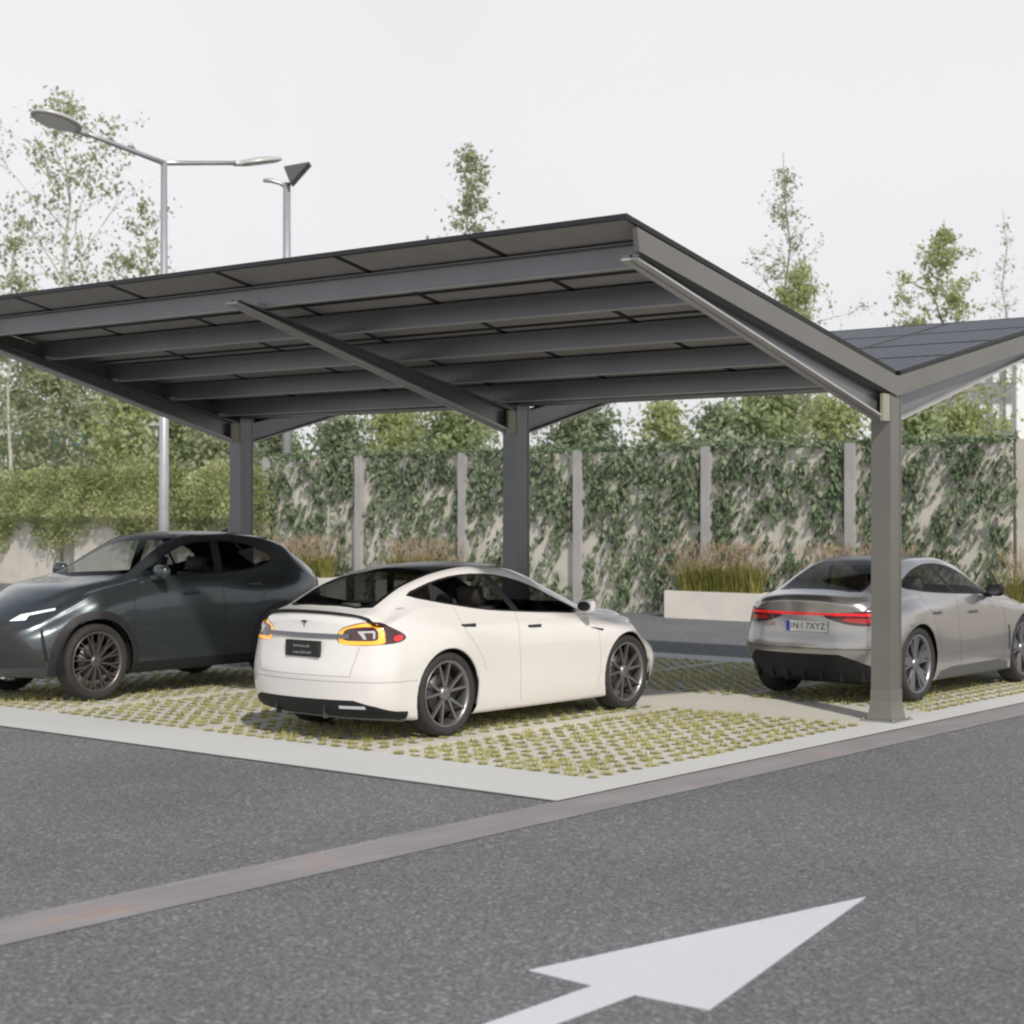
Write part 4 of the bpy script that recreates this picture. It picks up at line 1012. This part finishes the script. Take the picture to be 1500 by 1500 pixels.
sd = lambda c, n: abs(c.y) > .7 and abs(n.y) > .4
b.line([(-.39, 1.125), (-.43, .85), (-.40, .30), (-.36, .24)], .006, X_, Z_, sd)
b.line([(.75, 1.07), (.90, .92), (.92, .45), (.88, .24)], .006, X_, Z_, sd)
b.line([(-1.30, 1.215), (-1.24, 1.0), (-1.02, .75), (-.95, .60)], .006, X_, Z_, sd)
b.line([(-2.35, .57), (-1.92, .57)], .006, X_, Z_, sd)
b.line([(-2.30, 1.175), (-1.9, 1.235)], .008, X_, Z_, lambda c, n: abs(c.y) > .7)
b.cut([(-1.02, .23), (.98, .23), (.98, .15), (-1.02, .15)], X_, Z_, lambda c, n: False, 'gap')
mW = dict(BM); mW['body'] = ('body', M_white, None, False)
mW.update(frame=('window_frame', M_black, None, True), rear_side_window=('side_window', M_glass_p, 'frame', True), front_side_window=('side_window', M_glass_p, 'frame', True),
 roof_glass=('roof_panel', M_roofgl, None, False), rear_window=('rear_window', M_glass_d, None, False), windscreen=('windscreen', M_glass_c, None, False),
 tail=('tail_lamp', M_smoke, None, True), amber=('indicator', M_amber, 'tail', True), clear=('reversing_lamp', M_clear, 'tail', True), redtip=('side_reflector', M_redlit, 'tail', True),
 diffuser=('diffuser', M_black, None, False), gap=(None, M_gapw, None, False))
made = b.build(W, mW)
made[('tail', 'R')]['label'] = 'right tail lamp lit amber with a dark red tip'
for xa in (-1.48, 1.44):
    for s in (1, -1):
        wheel(W, xa, s * .825, RW, .245, s, M_rimd, dict(kind='pair', n=5, split=.26)); well(W, xa, RW + .033, s, .55, .93)
        bm = bmesh.new(); pts = []
        for k in range(25):
            a = -.30 + (math.pi + .60) * k / 24; p, nn = b.side(xa + math.cos(a) * (RW + .040), RW + math.sin(a) * (RW + .040), s)
            if p is not None and p.z > .16: pts.append(p - Y_ * s * .012)
        tube(bm, pts, [.012] * len(pts), 6); obj('arch_lip', bm, M_whx, W)
for s in (1, -1):
    mirror(b, W, .66, 1.075, s, M_whx, M_chrome, .87)
    for xh, zh in ((-1.18, 1.04), (-.155, .98)):
        b_, n_ = b.side(xh, zh, s); bm = bmesh.new(); box(bm, xh - .105, xh + .105, b_.y - .004, b_.y + .006, zh - .022, zh + .018); h = obj('door_handle', bm, M_gap, W, bevel=.003)
        bm = bmesh.new(); y0 = b_.y + s * .007; box(bm, xh - .085, xh + .075, min(y0, y0 + s * .008), max(y0, y0 + s * .008), zh - .004, zh + .013); obj('grip', bm, M_chrome, h, bevel=.002)
    p, nn = b.side(.90, .89, s); bm = bmesh.new(); prism(bm, [(.78, p.y + s * .004, .925), (.99, p.y + s * .004, .895), (.97, p.y + s * .004, .84), (.93, p.y + s * .004, .885)], (0, -s * .012, 0)); obj('side_repeater', bm, M_black, W)
b.ribbon([(-5, y, .985) for y in np.linspace(-.56, .56, 17)], None, (1, 0, 0), .020, .004, .012, M_chrome, 'chrome_bar', W)
# thin black lip spoiler that follows the boot edge
bm = bmesh.new(); rings = []
for y in np.linspace(-.80, .80, 25):
    e = abs(y) / .80; a, _ = b.hit((-2.40 + .17 * e ** 2.2, y, 3), (0, 0, -1))
    if a is None: continue
    w = .015 * (1 - e ** 4) + .003; hh = .016 * (1 - e ** 3) + .002
    rings.append([bm.verts.new(a + Vector(v)) for v in ((-w - .03, 0, hh - .010), (-w - .03, 0, hh + .006), (w, 0, .006), (w, 0, -.006))])
for r, q in zip(rings, rings[1:]):
    for k in range(4): bm.faces.new((r[k], r[(k + 1) % 4], q[(k + 1) % 4], q[k]))
bm.faces.new(rings[0][::-1]); bm.faces.new(rings[-1]); obj('spoiler', bm, M_black, W)
p_, xx = plate(W, b, -.05, .862, .44, .15, None, M_plate_d)
for k, (dz, w) in enumerate(((.025, .20), (-.035, .24))):      # two unreadable pale rows, as in the photograph
    bm = bmesh.new(); x0 = -.05 - w / 2; r = random.Random(k)
    while x0 < -.05 + w / 2:
        ww = r.uniform(.018, .032); box(bm, xx - .0012, xx + .0006, x0, x0 + ww, .862 + dz - .012, .862 + dz + r.uniform(.002, .013)); x0 += ww + .010
    obj('print', bm, M_pale, p_)
bm = bmesh.new(); pr, _ = b.rear(-.02, 1.09); x0 = pr.x - .004
prism(bm, [(x0, -.02 + y, 1.09 + z) for y, z in [(-.040, .028), (-.036, .018), (-.010, .016), (0, -.035), (.010, .016), (.036, .018), (.040, .028), (0, .035)]], (-.004, 0, 0)); obj('emblem', bm, M_chrome, W)
for y in (-.30, .36):
    pr, _ = b.rear(y, .30); bm = bmesh.new(); box(bm, pr.x - .012, pr.x + .05, y - .007, y + .007, .22, .36); obj('diffuser_fin', bm, M_chrome, W)
b.ribbon([(-5, y, .335) for y in np.linspace(-.72, -.47, 6)], None, (1, 0, 0), .012, .002, .008, M_clear, 'reflector', W)
b.ribbon([(-5, y, .20) for y in np.linspace(-.80, .80, 15)], None, (1, 0, 0), .014, .004, .010, mat('trim_grey', (.18, .18, .17), .5), 'valance', W)
cabin(W, M_cream, .28, (-.05, -1.0), .55, .62)

# ---- silver saloon behind the front column
S = thing('silver_car', 'silver four door coupe with a full width red light bar behind the front column', 'car', (3.26, 1.47, 0), 0)
spS = dict(xr=-2.47, xf=2.50, r_rear=.14, r_front=.16, ar=-1.46, af=1.46, flare=.030, cr=.30, cf=.36, pf=3.0, wr=.95, wf=1.1,
 xrear=[(.1, .22), (.3, .12), (.5, .03), (.62, 0), (.85, .05), (.97, .06), (1.1, .05), (1.2, .02), (1.3, .03)],
 xfront=[(.1, .2), (.3, .06), (.5, 0), (.7, .04), (.85, .12), (1.2, .12)],
 tab=dict(
  zc=[(-2.47, 1.165), (-2.40, 1.20), (-2.25, 1.232), (-2.0, 1.30), (-1.7, 1.405), (-1.3, 1.525), (-.9, 1.595), (-.4, 1.618), (.1, 1.585), (.5, 1.46), (.9, 1.30), (1.2, 1.17), (1.5, 1.11), (2.0, 1.0), (2.5, .78)],
  zr=[(-2.47, 1.10), (-2.3, 1.15), (-2.0, 1.22), (-1.6, 1.375), (-1.2, 1.50), (-.8, 1.56), (-.3, 1.56), (.1, 1.49), (.4, 1.36), (.75, 1.20), (1.0, 1.11), (1.5, 1.05), (2.0, .94), (2.5, .72)],
  yr=[(-2.47, .72), (-2.1, .68), (-1.6, .60), (-1.0, .585), (-.3, .60), (.4, .66), (.8, .71), (1.2, .74), (2.0, .66), (2.5, .5)],
  zb=[(-2.47, 1.05), (-2.2, 1.09), (-1.8, 1.15), (-1.4, 1.18), (-.9, 1.165), (-.3, 1.145), (.3, 1.12), (.75, 1.10), (1.1, 1.06), (1.5, 1.0), (2.0, .89), (2.5, .67)],
  wb=[(-2.47, .80), (-2.1, .83), (-1.5, .83), (-.9, .835), (-.3, .855), (.6, .86), (1.2, .85), (2.0, .78), (2.5, .64)],
  wsd=[(-2.47, .86), (-1.6, .935), (-.5, .915), (1.3, .93), (2.0, .88), (2.5, .76)], zsd=[(-2.47, .90), (-1.5, 1.03), (-.3, .96), (1.4, .93), (2.0, .78), (2.5, .60)],
  wm=[(-2.47, .90), (-1.6, .955), (-.3, .945), (1.3, .955), (2.0, .91), (2.5, .80)], zm=[(-2.47, .62), (-1.4, .66), (0, .55), (1.4, .62), (2.5, .48)],
  ws=[(-2.47, .78), (-1.4, .93), (0, .915), (1.4, .93), (2.5, .78)], zs=[(-2.47, .34), (-2, .27), (1.6, .27), (2.5, .28)], zu=[(-2.47, .27), (-1.9, .19), (1.8, .17), (2.5, .2)]))
b = Body(spS); RS = .42
for xa in (-1.46, 1.46): b.cut(circ(xa, RS + .005, RS + .032), X_, Z_, lambda c, n: abs(c.y) > .50, None)
win = smoothpoly([(.70, 1.125), (.38, 1.29), (.05, 1.43), (-.25, 1.505), (-.60, 1.525), (-.92, 1.49), (-1.22, 1.405), (-1.50, 1.285), (-1.25, 1.235), (-.9, 1.20), (-.3, 1.165), (.3, 1.14)], 2)
b.cut(win, X_, Z_, hi_side, 'frame'); wi = shrink(win, .018)
b.cut(clip(wi, -.48, True, -.75), X_, Z_, hi_side, 'rear_side_window'); b.cut(clip(wi, -.38, False, -.75), X_, Z_, hi_side, 'front_side_window')
rp = [(-2.13, 0), (-2.10, .42), (-2.03, .53), (-1.6, .505), (-1.0, .50), (-.3, .52), (.4, .57), (.8, .63), (1.0, .66), (1.12, .5), (1.18, 0)]
b.cut(rp + [(x, -y) for x, y in rp[-2:0:-1]], X_, Y_, top, 'roof_glass')
b.cut([(-2.09, 0), (-2.06, .40), (-2.0, .49), (-1.6, .465), (-1.14, .455), (-1.12, 0), (-1.14, -.455), (-1.6, -.465), (-2.0, -.49), (-2.06, -.40)], X_, Y_, top, 'rear_window')
b.cut([(.10, 0), (.06, .48), (.4, .53), (.8, .585), (.95, .61), (1.05, .48), (1.12, 0), (1.05, -.48), (.95, -.61), (.8, -.585), (.4, -.53), (.06, -.48)], X_, Y_, top, 'windscreen')
rear = lambda c, n: c.x < -1.9
for s in (-1, 1):
    A = Vector((1, s, 0)).normalized(); f = (lambda s: (lambda c, n: c.y * s > .25 and c.x < -1.8))(s)
    b.cut(smoothpoly([(-1.50, .965), (-1.33, .90), (-1.12, .875), (-1.00, .90), (-.94, .98), (-.93, 1.045), (-1.1, 1.04), (-1.3, 1.02), (-1.48, 1.01)], 3), A, Z_, f, 'tail')
    b.cut([(-1.34, .93), (-1.12, .905), (-1.02, .92), (-1.0, .955), (-1.3, .965)], A, Z_, f, 'tailred')
b.cut([(-.78, .984), (.78, .984), (.78, 1.014), (-.78, 1.014)], Y_, Z_, rear, 'bar')
b.cut([(.66, .56), (-.45, .56), (-.62, .50), (-.80, .42), (-.97, .40), (-.97, .05), (.97, .05), (.97, .40), (.80, .42)], Y_, Z_, lambda c, n: c.x < -1.75, 'diffuser')
b.line([(-.92, .62), (.92, .62)], .007, Y_, Z_, rear)
sd = lambda c, n: abs(c.y) > .7 and abs(n.y) > .4
b.line([(-.35, 1.16), (-.40, .85), (-.36, .32)], .006, X_, Z_, sd); b.line([(.72, 1.10), (.86, .92), (.86, .45), (.80, .26)], .006, X_, Z_, sd); b.line([(-1.2, 1.21), (-1.18, 1.03), (-.98, .75), (-.92, .58)], .006, X_, Z_, sd)
b.cut([(-1.01, .17), (-.90, .30), (-.6, .335), (.7, .335), (.95, .30), (1.01, .17)], X_, Z_, lambda c, n: abs(c.y) > .6, 'sill')
b.cut([(.925, .74), (.965, .74), (.985, .44), (.95, .44)], X_, Z_, sd, 'vent')
mS = dict(BM); mS['body'] = ('body', M_silver, None, False)
mS.update(frame=('window_frame', M_black, None, True), rear_side_window=('side_window', M_glass_d, 'frame', True), front_side_window=('side_window', M_glass_d, 'frame', True), roof_glass=('roof_panel', M_roofgl, None, False),
 rear_window=('rear_window', M_glass_d, None, False), windscreen=('windscreen', M_glass_c, None, False), tail=('tail_lamp', M_smoke, None, True), tailred=('tail_lens', M_red, 'tail', True), bar=('light_bar', M_redlit, None, False),
 diffuser=('diffuser', M_black, None, False), sill=('sill', mat('sill_grey', (.09, .09, .09), .5), None, True), vent=('side_vent', M_black, None, True), gap=(None, M_gap, None, False))
b.build(S, mS)
for xa in (-1.46, 1.46):
    for s in (1, -1):
        wheel(S, xa, s * .825, RS, .25, s, M_rims, dict(kind='blade', n=5)); well(S, xa, RS + .030, s, .55, .93)
for s in (1, -1):
    mirror(b, S, .48, 1.11, s, M_black, M_chrome, .87)
    for xh, zh in ((-.99, .975), (.01, .945)):
        b_, n_ = b.side(xh, zh, s); bm = bmesh.new(); y0 = b_.y; box(bm, xh - .10, xh + .09, min(y0, y0 + s * .022), max(y0, y0 + s * .022), zh - .014, zh + .016); obj('door_handle', bm, M_chrome, S, bevel=.006)
p_, xx = plate(S, b, -.065, .862, .50, .118, None, M_plate_w)
bm = bmesh.new(); box(bm, xx - .002, xx + .001, .135, .184, .805, .919); obj('blue_strip', bm, M_blue, p_)
text('IN·I 7XYZ', .098, M_ink, (xx - .0015, -.09, .862), FACE_REAR, p_)
pr, _ = b.rear(.40, .87); bm = bmesh.new()
for k in range(2): box(bm, pr.x - .012, pr.x, .36 + k * .05, .39 + k * .05, .852, .88)
obj('badge', bm, mat('badge_bronze', (.30, .18, .10), .4), S)
cabin(S, M_tan, .30, (-.05, -.95), .52, .58)
for k in range(7):
    y = -.66 + k * .22; pr, _ = b.rear(y, .36)
    if pr is None: continue
    bm = bmesh.new(); box(bm, pr.x - .014, pr.x + .06, y - .010, y + .010, .26, .44); obj('diffuser_fin', bm, M_black, S)

# ---- dark crossover, nose towards the drive
K = thing('dark_crossover', 'dark slate grey crossover car parked nose first towards the left foreground', 'car', (-2.56, 8.66, 0), math.pi)
spK = dict(xr=-2.42, xf=2.42, r_rear=.15, r_front=.17, ar=-1.42, af=1.43, flare=.030, cr=.26, cf=.50, wr=.8, wf=1.25,
 xrear=[(.2, .16), (.5, .03), (.8, 0), (1.1, .05), (1.3, .03), (1.45, .0), (1.6, .1)],
 xfront=[(.2, .16), (.4, .03), (.6, 0), (.8, .02), (1.0, .10), (1.2, .16)],
 tab=dict(
  zc=[(-2.42, 1.36), (-2.34, 1.43), (-2.2, 1.50), (-2.05, 1.60), (-1.9, 1.70), (-1.7, 1.79), (-1.3, 1.855), (-.8, 1.885), (-.3, 1.888), (.05, 1.855), (.3, 1.77), (.6, 1.625), (.9, 1.465), (1.1, 1.37), (1.3, 1.335), (1.7, 1.275), (2.05, 1.16), (2.3, 1.02), (2.42, .93)],
  zr=[(-2.42, 1.30), (-2.2, 1.42), (-1.95, 1.57), (-1.7, 1.70), (-1.3, 1.795), (-.8, 1.83), (-.3, 1.83), (0, 1.79), (.25, 1.69), (.5, 1.56), (.75, 1.425), (.95, 1.35), (1.2, 1.31), (1.7, 1.23), (2.05, 1.11), (2.42, .86)],
  yr=[(-2.42, .66), (-2.1, .64), (-1.6, .60), (-1.0, .62), (-.3, .63), (.3, .66), (.75, .715), (1.0, .74), (1.4, .72), (2.0, .62), (2.42, .48)],
  zb=[(-2.42, 1.24), (-2.1, 1.33), (-1.7, 1.375), (-1.2, 1.36), (-.3, 1.33), (.3, 1.335), (.8, 1.33), (1.1, 1.29), (1.7, 1.17), (2.05, 1.05), (2.42, .80)],
  wb=[(-2.42, .76), (-2.0, .81), (-1.5, .82), (-.9, .83), (-.3, .845), (.6, .85), (1.2, .85), (1.7, .83), (2.0, .78), (2.42, .62)],
  wsd=[(-2.42, .84), (-1.5, .91), (-.5, .90), (1.3, .92), (2.0, .87), (2.42, .74)], zsd=[(-2.42, 1.10), (-1.5, 1.19), (-.3, 1.12), (1.4, 1.08), (2.0, .95), (2.42, .70)],
  wm=[(-2.42, .88), (-1.5, .935), (-.3, .925), (1.3, .94), (2.0, .90), (2.42, .78)], zm=[(-2.42, .72), (-1.4, .78), (0, .60), (1.4, .74), (2.42, .56)],
  ws=[(-2.42, .82), (-1.4, .92), (0, .92), (1.4, .92), (2.42, .76)], zs=[(-2.42, .44), (-2, .38), (0, .36), (1.6, .37), (2.42, .36)], zu=[(-2.42, .36), (-1.9, .27), (1.8, .26), (2.42, .28)]))
b = Body(spK); RK = .435
for xa, nm in ((-1.42, 'cladding_b'), (1.43, 'cladding')):
    b.cut([p for p in circ(xa, RK + .01, RK + .135, 30)], X_, Z_, lambda c, n: abs(c.y) > .55 and c.z > .3, nm)
    b.cut(circ(xa, RK + .01, RK + .045), X_, Z_, lambda c, n: abs(c.y) > .50, None)
win = smoothpoly([(.76, 1.375), (.48, 1.535), (.20, 1.675), (-.05, 1.755), (-.40, 1.785), (-.85, 1.77), (-1.15, 1.70), (-1.38, 1.58), (-1.34, 1.50), (-1.1, 1.43), (-.7, 1.385), (-.2, 1.365), (.3, 1.365)], 2)
b.cut(win, X_, Z_, hi_side, 'frame'); wi = shrink(win, .020)
b.cut(clip(clip(wi, -.50, True, -.1), -1.02, False, .9, 1.5), X_, Z_, hi_side, 'rear_side_window'); b.cut(clip(wi, -1.06, True, .9, 1.5), X_, Z_, hi_side, 'quarter_window'); b.cut(clip(wi, -.37, False, -.1), X_, Z_, hi_side, 'front_side_window')
b.cut([(-.12, 0), (-.10, .52), (.25, .545), (.6, .60), (.83, .655), (.98, .55), (1.12, 0), (.98, -.55), (.83, -.655), (.6, -.60), (.25, -.545), (-.10, -.52)], X_, Y_, top, 'windscreen')
b.cut([(-.10, -.56), (-.14, 0), (-.10, .56), (-.8, .55), (-1.6, .53), (-1.85, .5), (-1.85, -.5), (-1.6, -.53), (-.8, -.55)], X_, Y_, top, 'roof_panel')
b.cut([(-2.22, .52), (-1.92, .50), (-1.92, -.50), (-2.22, -.52)], X_, Y_, top, 'rear_window')
for s in (-1, 1):
    A = Vector((-1, s, 0)).normalized(); f = (lambda s: (lambda c, n: c.y * s > .2 and c.x > 1.5))(s)
    b.cut([(-1.80, .885), (-1.30, .905), (-.87, .455), (-.90, .40), (-1.80, .385)], A, Z_, lambda c, n, s=s: c.y * s > -.02 and c.x > 1.5, 'grille')
    b.cut([(-1.36, .895), (-1.20, 1.005), (-.76, 1.075), (-.74, 1.045), (-.86, .985), (-.93, .965), (-.95, .925), (-1.20, .90)], A, Z_, f, 'lamp')
    b.cut([(-1.31, .915), (-1.19, .985), (-.82, 1.052), (-.82, 1.030), (-1.10, .975), (-1.13, .925)], A, Z_, f, 'drl')
    b.cut([(-.955, .82), (-.925, .82), (-.855, .47), (-.90, .47)], A, Z_, f, 'slit')
    b.cut([(-1.0, .18), (-1.8, .18), (-1.8, .30), (-.98, .30)], A, Z_, lambda c, n, s=s: c.y * s > -.02 and c.x > 1.5, 'grille')
    A = Vector((1, s, 0)).normalized(); f = (lambda s: (lambda c, n: c.y * s > .2 and c.x < -1.5))(s)
    b.cut([(-1.6, 1.22), (-.88, 1.24), (-.84, 1.34), (-1.6, 1.27)], A, Z_, f, 'tail')
sd = lambda c, n: abs(c.y) > .7 and abs(n.y) > .35
b.line([(-.44, 1.355), (-.46, 1.0), (-.44, .42)], .007, X_, Z_, sd); b.line([(.80, 1.33), (.92, 1.1), (.92, .60), (.86, .42)], .007, X_, Z_, sd); b.line([(-1.15, 1.42), (-1.17, 1.2), (-1.0, 1.02)], .007, X_, Z_, sd)
b.cut([(-.98, .24), (.98, .24), (.96, .40), (-.96, .40)], X_, Z_, lambda c, n: abs(c.y) > .6, 'sill')
M_clad = mat('arch_plastic', (.018, .018, .018), .6); mK = dict(BM); mK['body'] = ('body', M_slate, None, False)
M_red_dim = mat('lamp_red_off', (.10, .01, .012), .2, coat=1)
mK.update(cladding=('arch_trim', M_clad, None, True), cladding_b=('arch_trim', M_clad, None, True), frame=('window_frame', M_black, None, True), rear_side_window=('side_window', M_glass_d, 'frame', True), quarter_window=('side_window', M_glass_d, 'frame', True), front_side_window=('side_window', M_glass_c, 'frame', True),
 windscreen=('windscreen', M_glass_c, None, False), roof_panel=('roof_panel', M_roofgl, None, False), rear_window=('rear_window', M_glass_d, None, False), grille=('grille', mat('grille_dark', (.028, .027, .026), .5), None, False),
 lamp=('headlight', mat('lamp_dark_lens', (.03, .03, .035), .1, coat=1), None, True), drl=('running_light', mat('drl_white', (.85, .87, .9), .2, emit=(.85, .92, 1), estr=.45), 'lamp', True), slit=('air_slit', M_gap, None, True),
 tail=('tail_lamp', M_red_dim, None, True), sill=('sill', M_black, None, True), gap=(None, M_gap, None, False))
b.build(K, mK)
for xa in (-1.42, 1.43):
    for s in (1, -1):
        wheel(K, xa, s * .805, RK, .245, s, M_rimb, dict(kind='fine', n=12)); well(K, xa, RK + .043, s, .52, .90)
for s in (1, -1):
    mirror(b, K, .58, 1.345, s, M_slx, M_chrome, .85, (.12, .22, .16))
    for xh, zh in ((.06, 1.165), (-.95, 1.235)):
        b_, n_ = b.side(xh, zh, s); bm = bmesh.new(); y0 = b_.y; box(bm, xh - .11, xh + .10, min(y0 + s * .012, y0 + s * .030), max(y0 + s * .012, y0 + s * .030), zh - .013, zh + .016); box(bm, xh - .09, xh - .06, min(y0 - s * .01, y0 + s * .013), max(y0 - s * .01, y0 + s * .013), zh - .01, zh + .01); obj('door_handle', bm, M_slx, K, bevel=.004)
bm = bmesh.new()    # roof spoiler, ducktail and shark fin
rings = []
for y in np.linspace(-.54, .54, 19):
    xe = -1.80 + .32 * (abs(y) / .54) ** 2.2; a, _ = b.hit((xe + .16, y, 4), (0, 0, -1)); q, _ = b.hit((xe + .10, y, 4), (0, 0, -1))
    rings.append([bm.verts.new(v) for v in ((xe + .16, y, a.z - .012), (xe + .16, y, a.z + .004), (xe, y, q.z + .004), (xe - .004, y, q.z - .016))])
for r, q in zip(rings, rings[1:]):
    for k in range(4): bm.faces.new((r[k], r[(k + 1) % 4], q[(k + 1) % 4], q[k]))
bm.faces.new(rings[0][::-1]); bm.faces.new(rings[-1]); obj('roof_spoiler', bm, M_slx, K)
bm = bmesh.new(); prism(bm, [(-1.30, -.012, 1.85), (-1.10, -.012, 1.85), (-1.26, -.012, 1.915), (-1.31, -.012, 1.92)], (0, .024, 0)); obj('roof_aerial', bm, M_slx, K, bevel=.004)
cabin(K, M_seat, .42, (.0, -.9), .62, .68)
